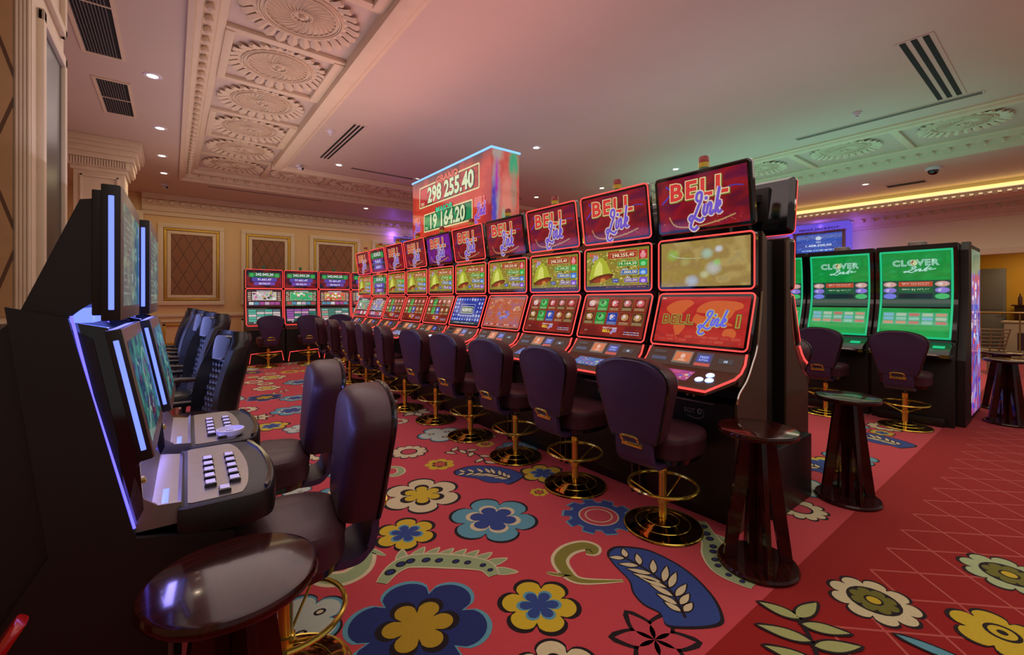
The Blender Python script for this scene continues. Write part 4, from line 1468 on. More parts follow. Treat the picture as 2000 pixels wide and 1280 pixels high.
def art_menu(seed=1):
    a = Art(); w_, h_ = 0.66, 0.40
    fill_noise(a, w_, h_, ['7a1c14', '98281c', '6c1814', '8c2018'], seed, 5)
    z0 = a.z
    r_ = random.Random(seed)
    for j in range(2):
        for i in range(5):
            a.z = z0
            x = -.255 + .1275 * i; y = .12 - .14 * j
            if i == 1: bg, ic, tx = '1c8c38', '58c868', 'c0f0b0'
            elif i == 2 and j == 1: bg, ic, tx = '203c98', '4c74d8', 'a8c0f8'
            else: bg, ic, tx = ['7c2418', '5c3418'][(i + j) % 2], r_.choice(['d86068', 'd8a0a8', 'c8686c', 'b88c50']), 'd8c890'
            a.frame(x - .055, y - .062, x + .055, y + .062, ['a88440', '40a850'][i == 1], bg, 0.002)
            a.ell(x, y + .015, .038, .034, ic, 12); a.ell(x - .008, y + .022, .02, .018, ['e8c8c8', '2c6c34'][i == 1], 10); dots(a, x - .03, y - .01, x + .03, y + .04, 6, ['f0e0c0', '5c2c60', ic, 'd8d070'], .008, seed + i)
            lines(a, x - .045, y - .056, x + .045, y - .03, 2, [tx, 'e0d8a0'], seed=i + j)
    a.z += 0.001
    a.text('SELECT A GAME', .0, -.115, .014, 'f0e8e0', .15, off=.02)
    a.text('BELL', -.03, -.145, .026, 'f0d040', .08, off=.03); link_word(a, .045, -.14, .045, '8060d8', 'e8d8c8')
    a.text('0,20', -.26, -.15, .014, 'e0c8b0'); lines(a, .15, -.175, .3, -.135, 2, ['e8d8c0', '90a0e0'], seed=4)
    return a


def art_world():
    a = Art(); w_, h_ = 0.66, 0.40
    fill_noise(a, w_, h_, ['a01814', 'b42420', 'c03028', '98141c'], 8, 5)
    z0 = a.z + a.dz
    for pts in ([(-.27, .11), (-.2, .16), (-.1, .17), (-.06, .14), (-.1, .1), (-.13, .06), (-.17, .03), (-.19, .0), (-.22, .04), (-.26, .07)],
                [(-.17, -.01), (-.11, -.03), (-.10, -.07), (-.13, -.12), (-.15, -.165), (-.17, -.12), (-.19, -.06)],
                [(-.03, .05), (.0, .04), (.06, .02), (.08, -.03), (.05, -.09), (.03, -.14), (.0, -.10), (-.01, -.04), (-.05, -.01)],
                [(-.03, .07), (-.01, .12), (.06, .16), (.16, .165), (.27, .15), (.29, .11), (.24, .08), (.22, .03), (.17, .0), (.14, .03), (.10, .02), (.07, .06), (.02, .06)],
                [(.19, -.07), (.24, -.06), (.27, -.09), (.26, -.13), (.22, -.12), (.18, -.12)],
                [(.17, -.02), (.22, -.04), (.24, -.03), (.2, -.01)]):
        a.z = z0
        a.poly(catmull(pts, 3, True), 'd06030')
    a.z = z0
    lines(a, -.3, -.19, .31, -.13, 2, ['b83c34', 'c04838', 'a82c28'], t=.7, seed=6)
    a.text('BELL', -.165, .0, .075, '4c5c20', .235, off=.08, sp=1.15); a.text('BELL', -.165, .002, .075, 'b0b048', .235, off=.055, sp=1.15); a.text('BELL', -.165, .002, .075, '9c3c24', .235, off=0.015, sp=1.15)
    link_word(a, .10, -.005, .16, '6a68e8', 'b8b870')
    a.text('1', .272, .0, .09, '4c5c20', off=.09); a.text('1', .272, .0, .09, 'b0b048', off=.06); a.text('1', .272, .0, .09, 'b04028', off=.015)
    a.rect(-.32, .18, -.29, .188, 'e0c0b0')
    return a


def art_blur():
    a = Art(); w_, h_ = 0.66, 0.40
    fill_noise(a, w_, h_, ['b04048', 'a86878', 'c06040', 'b85838', 'b08090'], 21, 8, 30, 20)
    z0 = a.z
    for i in range(4): a.z = z0; a.rect(-.21 + .14 * i, -.17, -.207 + .14 * i, .17, 'c88858')
    a.rect(-.3, -.01, .3, -.006, 'c89060')
    dots(a, -.28, .02, .28, .16, 26, ['c8783c', 'd09048', 'b84c34', 'd8a890'], .022, 5)
    dots(a, -.10, -.09, .12, .03, 14, ['6868b8', '8878c0', 'a8a0d0'], .022, 6)
    lines(a, -.28, -.18, .28, -.14, 1, ['d8b0b0', '9c3838'], seed=3)
    return a


def art_reserved():
    a = Art(); w_, h_ = 0.66, 0.40
    a.rect(-.33, -.2, .33, .2, '2438a0'); z0 = a.z
    r_ = random.Random(3)
    for i in range(11):
        for j in range(6):
            if 2 <= i <= 8 and 2 <= j <= 4: continue
            a.z = z0; a.ell(-.30 + .06 * i, -.13 + .06 * j, .022, .025, r_.choice(['5c84e0', '98b0e8', '101c60', 'b8c8f0']), 4); a.ell(-.30 + .06 * i, -.13 + .06 * j, .012, .012, 'b8c8f0', 6)
    a.frame(-.16, -.075, .16, .10, 'c0d0f0', '14248c', .006); a.frame(-.13, -.04, .13, .065, 'c0d8c8', '183c3c', .008)
    a.text('RESERVED', 0, .013, .05, 'e8ece0', .22, off=.03)
    a.rect(-.33, -.2, .33, -.155, '303c50'); lines(a, -.25, -.19, .25, -.165, 1, ['e0e0e0', '90c090'], seed=9)
    return a


def art_jackpots(seed=1, cols=('2c1c50', '8c1820')):
    """plates stacked one below the other"""
    a = Art(); w_, h_ = 0.66, 0.40
    fill_noise(a, w_, h_, [cols[0], '14101c', cols[1], cols[0]], seed, 5)
    a.rect(-.30, .04, .30, .15, '186c3c', .01); a.ell(-.24, .09, .045, .05, '40a858', 12); a.ell(.24, .09, .045, .05, '40a858', 12)
    a.text('242.043,20', 0, .105, .07, 'f0f0f0', .34, off=.02)
    a.rect(-.24, -.06, .24, .03, '5848a8', .01); a.text('91.661,47', 0, -.015, .055, 'f0e8f8', .26, off=.02)
    a.rect(-.2, -.15, .2, -.075, '6c4cb0', .01); a.text('28.703,77', 0, -.115, .045, 'f0e8f8', .22, off=.02)
    return a


def art_reels(seed=1, hue=('d0a8a0', '8c2c24', '50606c')):
    a = Art(); w_, h_ = 0.66, 0.40
    fill_noise(a, w_, h_, [hue[1], '40181c', hue[1]], seed, 5)
    lines(a, -.15, .155, .15, .19, 1, ['f0e0e0', 'd0c0e0'], t=.6, seed=seed)
    a.frame(-.24, -.06, .24, .15, 'd8d0b0', hue[0], .008)
    dots(a, -.22, -.04, .22, .13, 30, [hue[1], hue[2], 'f0f0e0', 'e060a0', 'c8c040', '58b060', hue[0]], .03, seed)
    for sx in (-.29, .29): lines(a, sx - .03, -.08, sx + .03, .15, 5, ['d8c8a8', 'b07050', 'e8e0d0'], t=.6, seed=seed)
    z0 = a.z
    for i in range(6):
        a.z = z0; a.rect(-.3 + .102 * i, -.17, -.21 + .102 * i, -.10, random.Random(seed * 7 + i).choice(['c04c50', '5890b0', 'd8d8d8', 'a84c98', 'c8a8c0']), .006)
    return a


def art_buttons(seed=1, c=('30a890', 'b0506c')):
    a = Art(); w_, h_ = 0.66, 0.40
    a.rect(-.33, -.2, .33, .2, '142018'); z0 = a.z; r_ = random.Random(seed)
    for j in range(5):
        for i in range(4):
            a.z = z0; y = .15 - .068 * j
            a.rect(-.31 + .157 * i, y - .026, -.165 + .157 * i, y + .03, r_.choice([c[0], c[0], c[1], 'd0c0c0', '287868']), .006)
    for i in range(6): a.z = z0; a.ell(-.2 + .09 * i, -.175, .016, .014, 'e0e0f0', 8)
    return a


def art_clover():
    """tall curved screen of a green cabinet; 0.62 wide, 1.02 long"""
    a = Art()
    fill_noise(a, .60, .34, ['0a7a30', '12a044', '0c8c3a', '0e9848', '18b058'], 31, 6, y=.34)
    for w_, c in ((.09, '0c4c2c'), (.06, 'b0e8cc'), (.02, '78c8a0')):
        a.text('CLOVER', .0, .375, .066, c, .40, off=w_, sp=1.15)
    a.ell(-.01, .375, .032, .036, 'c8d8a0', 14); a.ell(-.01, .375, .024, .028, '983c38', 12); a.ell(-.01, .375, .012, .014, 'd0b060', 8)
    z0 = a.z
    for w2, c in ((.022, '1c8458'), (.011, 'b0e8d0')):
        a.z += .0004
        zz = a.z
        for st in (LINK[0][:13], LINK[1], LINK[2], LINK[3], LINK[4], LINK[5], LINK[6]):
            a.z = zz; a.ribbon([(-.10 + x * .17 + .05 * y, .265 + y * .07) for x, y in st], w2, c, n=3)
    a.ribbon([(.10, .30), (.14, .31), (.12, .29), (.18, .30)], .012, '90d8b8')
    a.z = 0.0005
    fill_noise(a, .60, .31, ['14503c', '1c4c3c', '244c48'], 32, 4, y=.015)
    rows = (('d0a098', 'c04c30', '320.868,88', .125), ('8c78d8', '186038', '71.950,03', .055), ('7880e8', '102c30', '', -.015))
    z0 = a.z
    for cl_, pc, tx, y in rows:
        a.z = z0
        for sx in (-1, 1):
            a.ell(sx * .23, y, .062, .032, cl_ if sx < 0 or y > -.01 else '48c070', 14); a.ell(sx * .23, y, .04, .018, mix(C(cl_), (1, 1, 1), .4), 10)
        a.rect(-.15, y - .026, .15, y + .03, pc, .006)
        if tx: a.text('TRY ' + tx, 0, y + .002, .028, 'e0e0d0', .24, off=.02)
        else: a.text('8.703,20      1.602,88', 0, y, .02, 'a0c0b0', .27)
    a.z = z0
    a.rect(-.30, -.10, .30, -.055, '2c4c40'); lines(a, -.28, -.095, .28, -.06, 1, ['e0e8e0', 'b05048', 'c0c8c0', '50a070'], t=.6, seed=3)
    a.z = 0.0005
    fill_noise(a, .60, .34, ['0a8a34', '14a84c', '10a048', '0c9038'], 33, 5, y=-.33)
    z0 = a.z; r_ = random.Random(5)
    for i in range(5):
        a.z = z0; x = -.23 + .115 * i
        a.cloud(x - .055, -.36, x + .055, -.21, 1, 8, lambda u, v: C('58b088'))
        for q in range(3): a.z = z0 + .0003; a.rect(x - .045, -.35 + .048 * q, x + .045, -.315 + .048 * q, r_.choice(['90c8b0', 'c07868', '80b8d0', 'b0c8a8', 'c89878']), .01)
    return a


def art_sign():
    """jackpot board, 2.22 wide and 0.95 high, drawn about its centre"""
    a = Art(dz=0.0006); W2, H2 = 1.11, .475
    f = vnoise(41, 14); g = vnoise(42, 30)
    def fn(u, v):
        c = ramp([C('c8301c'), C('d84028'), C('c83424'), C('e05030')], f(u, v * .5))
        top = max(0, (v - 0.72 - 0.14 * g(u, .3)) / 0.28)
        c = mix(c, C('500818'), min(1, top * 1.3))
        if u > .88: c = mix(c, C('8c0c40'), min(1, (u - .88) / .12) * (1 - v))
        if u < .06: c = mix(c, C('8c1020'), (1 - u / .06) * .5)
        return c
    a.cloud(-W2, -H2, W2, H2, 40, 20, fn)
    def X(u): return -W2 + 2 * W2 * u
    def Z(d): return H2 - d
    def board(u0, u1, d0, d1, c0, c1, seed):
        a.rect(X(u0), Z(d1), X(u1), Z(d0), 'e8dca0', .02); a.rect(X(u0) + .02, Z(d1) + .02, X(u1) - .02, Z(d0) - .02, '50301c', .012)
        q = vnoise(seed, 8)
        a.cloud(X(u0) + .028, Z(d1) + .028, X(u1) - .028, Z(d0) - .028, 16, 6, lambda u, v: mix(C(c0), C(c1), abs(q(u, v) - .3) + .3 * v * u))
    board(.11, .88, .11, .44, 'd83030', '780c14', 3)
    a.text('GRAND', X(.50), Z(.105), .10, '4c0c14', .64, off=.07); a.text('GRAND', X(.50), Z(.105), .10, 'f0604c', .62, off=.03)
    a.text('298 255.40', X(.535), Z(.28), .225, '2c1c10', 1.30, off=.07); a.text('298 255.40', X(.53), Z(.275), .225, 'd8e8b8', 1.28, off=.035)
    a.text('TRY', X(.165), Z(.385), .045, 'e8e0b0', .12, off=.02)
    board(.185, .81, .55, .83, '18a060', '08482c', 5)
    a.text('MAJOR', X(.47), Z(.545), .09, '0c3c2c', .50, off=.07); a.text('MAJOR', X(.47), Z(.545), .09, '40d8a0', .48, off=.03)
    a.text('19 164.20', X(.51), Z(.695), .20, '102c1c', 1.0, off=.07); a.text('19 164.20', X(.505), Z(.69), .20, 'd8e8b8', .98, off=.035)
    a.text('TRY', X(.23), Z(.775), .04, 'e8e0b0', .1, off=.02)
    for u, s_ in ((.895, 1.0), (.085, .9)):
        a.text('BELL', X(u), Z(.61 if u > .5 else .62), .09 * s_, 'f0a0a0', .24 * s_, off=.07); a.text('BELL', X(u), Z(.61 if u > .5 else .62), .085 * s_, 'e04434', .23 * s_, off=.02)
        link_word(a, X(u), Z(.74), .20 * s_, '8048c8', 'd89ac8')
    return a


def art_sign_side():
    a = Art(dz=0.0004)
    f = vnoise(51, 10); g = vnoise(52, 18)
    P_ = [(.20, .95, .22, .10, 'a89488'), (.15, .45, .16, .5, '9c8c98'), (.18, .62, .07, .26, 'b018a0'), (.8, .85, .2, .22, '0c9c6c'), (.5, .12, .16, .22, '18b890'), (.08, .25, .10, .35, '3c28b0'), (.55, .42, .25, .3, 'd87868'), (.8, .5, .12, .3, 'a87c68')]
    def fn(u, v):
        c = ramp([C('c03428'), C('d0483c'), C('b83c34'), C('d85c4c')], f(u, v))
        for x, y, rx, ry, cc in P_:
            d = math.hypot((u - x + .06 * (g(u, v) - .5)) / rx, (v - y) / ry)
            if d < 1.2: c = mix(c, C(cc), min(1, (1.2 - d) * 1.6))
        return c
    a.cloud(-.215, -.475, .215, .475, 26, 44, fn)
    return a


def art_swirl(seed):
    a = Art(); w_, h_ = 0.52, 0.30
    cs = [C(x) for x in (('0c2c50', '205c78', '3c7c80', '8cac98', '303070') if seed == 1 else ('300c20', '601830', '1c3c64', '388c78', '5c9c90', '202c70', '501c40'))]
    f = vnoise(seed + 60, 7); g = vnoise(seed + 61, 16)
    a.cloud(-w_ / 2, -h_ / 2, w_ / 2, h_ / 2, 40, 26, lambda u, v: ramp(cs, (f(u, v) * .65 + g(v, u) * .35) * .9 + .1 * v))
    if seed == 1:
        lines(a, -.24, -.12, -.02, .12, 12, ['7c8c88', '586c70', '90a098'], t=.3, seed=5)
        dots(a, 0, -.14, .25, .14, 30, ['5c9c98', '80a898', '2c4c78', 'a8b8a0'], .014, 4)
    else:
        dots(a, -.2, -.13, .2, .13, 40, ['60a898', '3c6ca0', '8c3c60', 'a8c0a0', '282060'], .016, 8)
        a.ribbon([(-.2, -.12), (-.05, -.05), (0, .05), (.12, .1), (.2, .03)], .012, '90b8a8')
    return a


def art_mega():
    a = Art(dz=.0006)
    fill_noise(a, 1.1, .62, ['142c80', '1c40a8', '2050b8', '102068'], 71, 8)
    r_ = random.Random(8); z0 = a.z
    for k in range(16):
        a.z = z0; q = 2 * PI * k / 16; a.ribbon([(.1 * math.cos(q), .08 * math.sin(q)), (.3 * math.cos(q), .2 * math.sin(q)), (.52 * math.cos(q), .29 * math.sin(q))], .012, '4c7cd8', w2=.003)
    dots(a, -.5, -.28, .5, .28, 60, ['88b0f0', '5c8ce0'], .010, 9)
    a.ell(0, .16, .07, .06, 'c0d0e8', 12); a.text('TRY', 0, .04, .05, 'd0dcf0', off=.02); a.text('1.408.500,00', 0, -.06, .07, 'e0e8f8', .6, off=.02); lines(a, -.4, -.24, .4, -.16, 1, ['80a8e8', 'a8c0f0'], t=.5)
    return a


def art_endpanel():
    a = Art(dz=.0004)
    f = vnoise(81, 9); g = vnoise(82, 20)
    cs = [C(x) for x in ('2830b8', '5c7ce0', 'a8b4ec', '5848c0', 'b85048', '3028b0', '7c98e8', '2c48a8')]
    a.cloud(-.42, -1.0, .42, 1.0, 16, 44, lambda u, v: ramp(cs, f(u, v) * .8 + g(u, v) * .3) if v < .85 else mix(C('186048'), C('88a890'), g(u, v)))
    dots(a, -.35, -.9, .35, .75, 40, ['e8e8f8', 'd84830', '2838d0', 'e0a0a0', '101860'], .05, 12)
    return a


# ================================================================ MACHINES
def display(parent, name, W, H, D, cy, cz, ang, key, artfn, ah, neon='neon', aw=0.66, bez=0.028, housing='gloss', x=0.0, nr=0.0055):
    """a flat display module: drawn in its own plane, tilted about its width axis"""
    th = R(ang)
    loc = (x, cy, cz); rot = (th, 0, 0)

    def shell():
        b = MB()
        o = rrect(W, H, 0.03, 5); i_ = rrect(W - 0.02, H - 0.02, 0.022, 5); k_ = rrect(W - 0.06, H - 0.06, 0.02, 5)
        b.loft([[(p[0], p[1], -D) for p in k_], [(p[0], p[1], -D * 0.5) for p in o], [(p[0], p[1], -0.008) for p in o], [(p[0], p[1], 0.0) for p in i_]])
        return b
    o = part(name, parent, 'disp_%s_%s_%s_%s' % (W, H, D, housing), shell, housing, loc=loc, rot=rot)
    sx = (W - 2 * bez) / aw; sy = (H - 2 * bez) / ah

    def scr():
        a = artfn()
        zk = 0.0012
        return a.mesh('screen', 'screen', lambda x_, y_, z_: (x_ * sx, y_ * sy, z_ + zk))
    part('screen', o, 'scr_%s_%s_%s' % (key, W, H), scr, [])
    if neon:
        part('neon_tube', o, 'neon_%s_%s_%s' % (W, H, neon), lambda: MB().tube([(p[0], p[1], 0.002) for p in rrect(W - 0.008, H - 0.008, 0.03, 5)], nr, 6, True), neon)
    return o


def bell_machine(X, Y, rz, label, top, mid, low, topneon=True, group='red neon cabinets in the long row', seed=1):
    t = thing('slot_machine', label, 'slot machine', (X, Y, 0), rz, group)

    def cab():
        b = MB()
        b.prism([(.16, 0), (.16, 1.88), (.07, 1.90), (.07, 1.5), (0, 1.12), (-.08, 1.0), (-.10, .80), (-.22, .78), (-.22, .10), (-.18, 0)], -.345, .345, 'x')
        return b
    part('cabinet', t, 'bm_cab', cab, 'black')

    def side(sg):
        b = MB()
        prof = [(.165, 0), (.165, 1.86), (.10, 1.90), (.095, 1.5)] + catmull([(.03, 1.15), (-.04, 1.02), (-.12, .92), (-.22, .85), (-.25, .80)], 3) + [(-.25, 0)]
        b.prism(prof, sg * .346, sg * .360, 'x')
        return b
    for sg in (-1, 1): part('side_panel', t, 'bm_side%d' % sg, lambda: side(sg), 'bronze', 20)

    def edge(sg):
        b = MB()
        return b.tube(catmull([(sg * .357, .095, 1.5), (sg * .357, .035, 1.16), (sg * .357, -.04, 1.03), (sg * .357, -.12, .93), (sg * .357, -.22, .86), (sg * .357, -.25, .80)], 4), 0.008, 6)
    for sg in (-1, 1): part('edge_trim', t, 'bm_edge%d' % sg, lambda: edge(sg), 'chrome')
    display(t, 'top_display', .715, .43, .075, -.03, 2.145, 98, top[0], top[1], .36, 'neon' if topneon else None)
    display(t, 'middle_display', .715, .385, .08, 0.0, 1.705, 90, mid[0], mid[1], .37)
    display(t, 'lower_display', .715, .405, .08, -.045, 1.30, 71, low[0], low[1], .40)

    def arm():
        b = MB()
        prof = catmull([(.04, 2.22), (.16, 2.20), (.19, 2.08), (.16, 1.95), (.10, 1.86)], 5)
        L = []
        for i, (y, z) in enumerate(prof):
            w_ = .16 - .05 * math.sin(PI * i / (len(prof) - 1))
            a = (prof[min(i + 1, len(prof) - 1)][0] - prof[max(i - 1, 0)][0], prof[min(i + 1, len(prof) - 1)][1] - prof[max(i - 1, 0)][1]); l = math.hypot(*a)
            nx, nz = -a[1] / l * .028, a[0] / l * .028
            L.append([(-w_, y + nx, z + nz), (w_, y + nx, z + nz), (w_, y - nx, z - nz), (-w_, y - nx, z - nz)])
        b.loft(L)
        b.box((-.2, .02, 2.02), (.2, .06, 2.3), .01)
        return b
    part('support_arm', t, 'bm_arm', arm, 'black', 40)
    lp = part('signal_lamp', t, 'bm_sl', lambda: MB().lathe([(.036, 2.345), (.036, 2.37), (.034, 2.385), (.001, 2.385)], (0, .02, 0), 16), 'siggrn')
    part('lamp_segment', lp, 'bm_sl2', lambda: MB().lathe([(.036, 2.386), (.036, 2.42), (.001, 2.42)], (0, .02, 0), 16), 'sigyel', label='yellow lamp segment')
    part('lamp_segment', lp, 'bm_sl3', lambda: MB().lathe([(.036, 2.421), (.036, 2.455), (.03, 2.465), (.001, 2.465)], (0, .02, 0), 16), 'sigred', label='red lamp segment')

    # button deck: sloping panel and faceted tray
    def zt(y): return .985 + (y + .20) * .36

    def deck():
        b = MB()
        b.prism([(-.10, 1.095), (-.20, .985), (-.20, .90), (-.05, .90), (-.05, 1.10)], -.345, .345, 'x')
        pl_ = [(.345, -.19), (.345, -.26), (.25, -.43), (-.25, -.43), (-.345, -.26), (-.345, -.19)]
        b.loft([[(x, y, .84 + (y + .43) * .3) for x, y in [(p[0] * .9, p[1] + .03) for p in pl_]], [(x, y, zt(y) - .04) for x, y in pl_], [(x, y, zt(y) - .005) for x, y in pl_], [(x * .985, y + .004, zt(y)) for x, y in pl_]])
        return b
    dk = part('button_deck', t, 'bm_deck', deck, 'bronze', 25)

    def tray_scr():
        a = Art()
        fill_noise(a, .26, .12, ['c04c70', '9c3c8c', 'd0607c', '6c4cb0'] if low[0] in ('world', 'blur') else ['30806c', '3c6cb0', '5c8cc0', '286c50'], 7, 5)
        dots(a, -.12, -.05, .12, .05, 24, ['6860c0', 'e08890', 'd0c0a0'], .012, 4)
        return a.mesh('touch', 'screen', lambda x, y, z: (x - .04, -.31 + y, zt(-.31 + y) + z + .001))
    part('touch_display', dk, 'bm_touch_%s' % (low[0] in ('world', 'blur')), tray_scr, [])

    def panel_scr():
        a = Art()
        a.rect(-.135, -.05, .005, .055, '6c6458', .004); a.rect(-.125, -.035, -.005, .045, 'd0682c', .003); a.ell(-.065, .012, .018, .02, 'e8b8a0', 12); a.poly([(-.1, -.03), (-.03, -.03), (-.05, -.012), (-.08, -.012)], 'e0a080')
        a.rect(.03, -.055, .15, .055, '101840', .004); a.rect(.035, -.055, .145, -.03, 'c04030', .003); a.rect(.045, -.02, .135, .035, '1830a8', .004); a.text('PRESS', .09, .018, .016, 'a8c8ff', .06, off=.02); a.text('BUTTON', .09, -.006, .014, 'a8c8ff', .06, off=.02)
        a.rect(.19, -.02, .29, .02, '0c0c14', .006); a.text('08', .24, 0, .018, 'c0d8f8', off=.02)
        a.rect(-.30, .02, -.2, .045, '08080a'); a.rect(-.30, -.04, -.18, -.01, '183058', .004)
        return a.mesh('panel', 'screen', lambda x, y, z: (x, -.15 + y * .67 - z * .7, 1.04 + y * .74 + z * .7 + .0005))
    part('panel_display', dk, 'bm_panel', panel_scr, [])
    for x, y in ((.16, -.335), (.225, -.33), (.20, -.27)):
        part('play_button', dk, 'bm_btn', lambda: MB().lathe([(.026, -.004), (.027, .004), (.022, .008), (.001, .009)], n=18), 'lit', loc=(x, y, zt(y)), rot=(R(20), 0, 0))
    def un():
        b = MB()
        p = [(.352, -.105, 1.095), (.356, -.14, 1.03), (.356, -.19, .985), (.350, -.26, .955), (.255, -.437, .888), (-.255, -.437, .888), (-.350, -.26, .955), (-.356, -.19, .985), (-.356, -.14, 1.03), (-.352, -.105, 1.095)]
        return b.tube(p, .0075, 6)
    part('neon_tube', dk, 'bm_un', un, 'neon')

    def badge():
        a = Art()
        for st in ([(-.02, -.035), (.05, -.045), (.09, -.03), (.10, .0), (.085, .025)],):
            a.ribbon(st, .010, '6c6a70', w2=.004)
        a.text('EGT', 0, 0, .03, '8c8a90', off=.02); a.ell(.07, .004, .016, .02, '8c8a90', 14); a.ell(.072, .004, .007, .01, '101014', 10)
        return a.mesh('badge', 'carpet', lambda x, y, z: (x + .03, -.2215 - z, .70 + y))
    part('maker_badge', t, 'bm_badge', badge, [])

    def ledge():
        b = MB()
        b.box((-.14, -.235, .765), (.20, -.215, .775), .002); b.lathe([(.001, 0), (.012, 0), (.012, .012), (.001, .012)], (0.02, -.228, .80), 10); b.lathe([(.001, 0), (.012, 0), (.012, .012), (.001, .012)], (0.065, -.228, .80), 10)
        return b
    part('lock_rail', t, 'bm_lock', ledge, 'silver')
    return t


kn = lambda f, *a: (lambda: f(*a))
tops = [('t1', kn(art_topper, 1))] * 6 + [('t2', kn(art_topper, 2))] * 2 + [('tj', kn(art_jackpots, 5, ('5c2048', '8c2030')))] + [('t1', kn(art_topper, 1))]
tops[5] = ('t3', kn(art_topper, 6, True))
bellm = ('b1', kn(art_bell, 1))
mids = [('gold', art_gold)] + [bellm] * 7 + [('mj', kn(art_jackpots, 9, ('6c8c38', 'a08c30'))), bellm]
menu = ('menu', kn(art_menu, 1))
lows = [('world', art_world), menu, menu, ('blur', art_blur), ('resv', art_reserved), menu, menu, menu, ('lr', kn(art_reels, 4, ('9088c8', '8c3c30', 'a0b0a0'))), ('lr2', kn(art_reels, 6, ('6ca080', '70606c', 'a0b0c0')))]
desc = ['with a blurred golden middle screen above a red world map',
        'second from the near end of the long row',
        'third from the near end of the long row',
        'with an orange and pink lower screen, fourth in the long row',
        'with a blue lower screen bearing a boxed message',
        'whose top screen is tinted purple, sixth in the long row',
        'seventh from the near end of the long row',
        'eighth from the near end of the long row',
        'second from the far end, its screens full of jackpot plates',
        'farthest in the long row, beside the back-wall row']
for k in range(10):
    bell_machine(2.98, BY[k] - 0.005, R(-90), 'red neon slot machine ' + desc[k], tops[k], mids[k], lows[k], k not in (0, 3, 5), seed=k)
for k in range(2):
    bell_machine(3.63, BY[k] - 0.005, R(90), 'red neon slot machine on the rear side, backing onto the %s of the row' % ('nearest' if k == 0 else 'second'),
                 ('t1', kn(art_topper, 1)), bellm, menu, True, 'rear machines of the double row')
pg = MB(); pg.box((3.215, 1.34, 0), (3.395, 8.9, 1.86))
tag(part('plinth_box', None, None, lambda: MB().box((3.10, 1.20, 0), (3.72, 1.272, .46), .006), 'black', 30), 'low black plinth box closing the near end of the double row', 'cabinet')
tag(part('bank_core', None, None, lambda: pg, 'black', 0), 'tall black spine in the gap between the two backs of the double row', 'cabinet')

# jackpot board on its posts over the row
t = thing('jackpot_display', 'large illuminated red jackpot board with two sums, standing above the long row', 'sign', (3.30, 5.50, 0), R(-90))
part('housing', t, None, lambda: MB().box((-1.11, -.215, 2.35), (1.11, .215, 3.30), .006), 'black', 0)
part('front_screen', t, None, lambda: art_sign().mesh('s', 'screen', lambda x, y, z: (x, -.216 - z, 2.825 + y)), [])
part('end_screen', t, None, lambda: art_sign_side().mesh('s', 'screen', lambda x, y, z: (1.111 + z, x, 2.825 + y)), [])
b_ = MB(); b_.box((-1.125, -.23, 3.30), (1.125, -.20, 3.325), .004); b_.box((1.10, -.23, 3.30), (1.125, .23, 3.325), .004); b_.box((-1.125, .20, 3.30), (1.125, .23, 3.325), .004); b_.box((-1.125, -.23, 3.30), (-1.10, .23, 3.325), .004)
part('light_strip', t, None, lambda: b_, 'led_blue')
for sx in (-.8, .8): part('post', t, None, lambda: MB().box((sx - .05, -.05, 1.86), (sx + .05, .05, 2.35), .005), 'black')


def back_machine(X, Y, label, top, mid, low):
    t = thing('slot_machine', label, 'slot machine', (X, Y, 0), 0, 'red neon cabinets along the back wall')
    part('cabinet', t, 'bk_cab', lambda: MB().prism([(.35, 0), (.35, 2.1), (.05, 2.12), (.05, 1.3), (0, 1.0), (-.12, .80), (-.28, .76), (-.28, .0)], -.37, .37, 'x'), 'black')
    display(t, 'top_display', .745, .43, .06, 0.0, 1.90, 90, top[0], top[1], .40)
    display(t, 'middle_display', .73, .42, .05, 0.0, 1.47, 88, mid[0], mid[1], .40, None)
    display(t, 'button_display', .73, .40, .05, -.045, 1.06, 73, low[0], low[1], .40, None)

    def nn():
        p = [(.34, -.01, 1.68), (.368, -.01, 1.65), (.368, -.01, 1.27), (.368, -.105, .88), (.34, -.115, .85)]
        return MB().tube(p + [(-x, y, z) for x, y, z in p[::-1]], .009, 6, True)
    part('neon_tube', t, 'bk_neon', nn, 'neon')
    part('floor_neon', t, 'bk_fneon', lambda: MB().tube([(-.33, -.29, .03), (-.30, -.29, .24), (.30, -.29, .27), (.34, -.29, .06)], .007, 6), 'neon')
    part('signal_lamp', t, 'bk_sl', lambda: MB().lathe([(.03, 2.12), (.03, 2.2), (.001, 2.21)], (0, .1, 0), 14), 'siggrn')


bl = [('leftmost along the back wall', 1, ('c8c0c0', '50303c', 'c860a0'), ('30a890', '60707c')),
      ('second from the left along the back wall', 2, ('40b070', '3c9068', '58c090'), ('9c58a8', 'c8a0b0')),
      ('third from the left along the back wall', 3, ('d86048', 'a8402c', 'e0c0a0'), ('60a898', 'c08080')),
      ('rightmost along the back wall, mostly hidden by the long row', 4, ('a0a8d0', '8c4c48', '90b0c8'), ('60a898', 'a08090'))]
for i, (d, s_, hue, bc) in enumerate(bl):
    back_machine(1.65 + .77 * i, 11.3, 'red neon slot machine ' + d, ('bj%d' % s_, kn(art_jackpots, s_)), ('br%d' % s_, kn(art_reels, s_, hue)), ('bb%d' % s_, kn(art_buttons, s_, bc)))


# green cabinets with one tall curved screen
GP = catmull([(-.03, 2.05), (.0, 1.85), (.012, 1.6), (.0, 1.42), (-.06, 1.22), (-.13, 1.05), (-.16, .97)], 8)
GL = [0]
for i in range(1, len(GP)): GL.append(GL[-1] + math.hypot(GP[i][0] - GP[i - 1][0], GP[i][1] - GP[i - 1][1]))


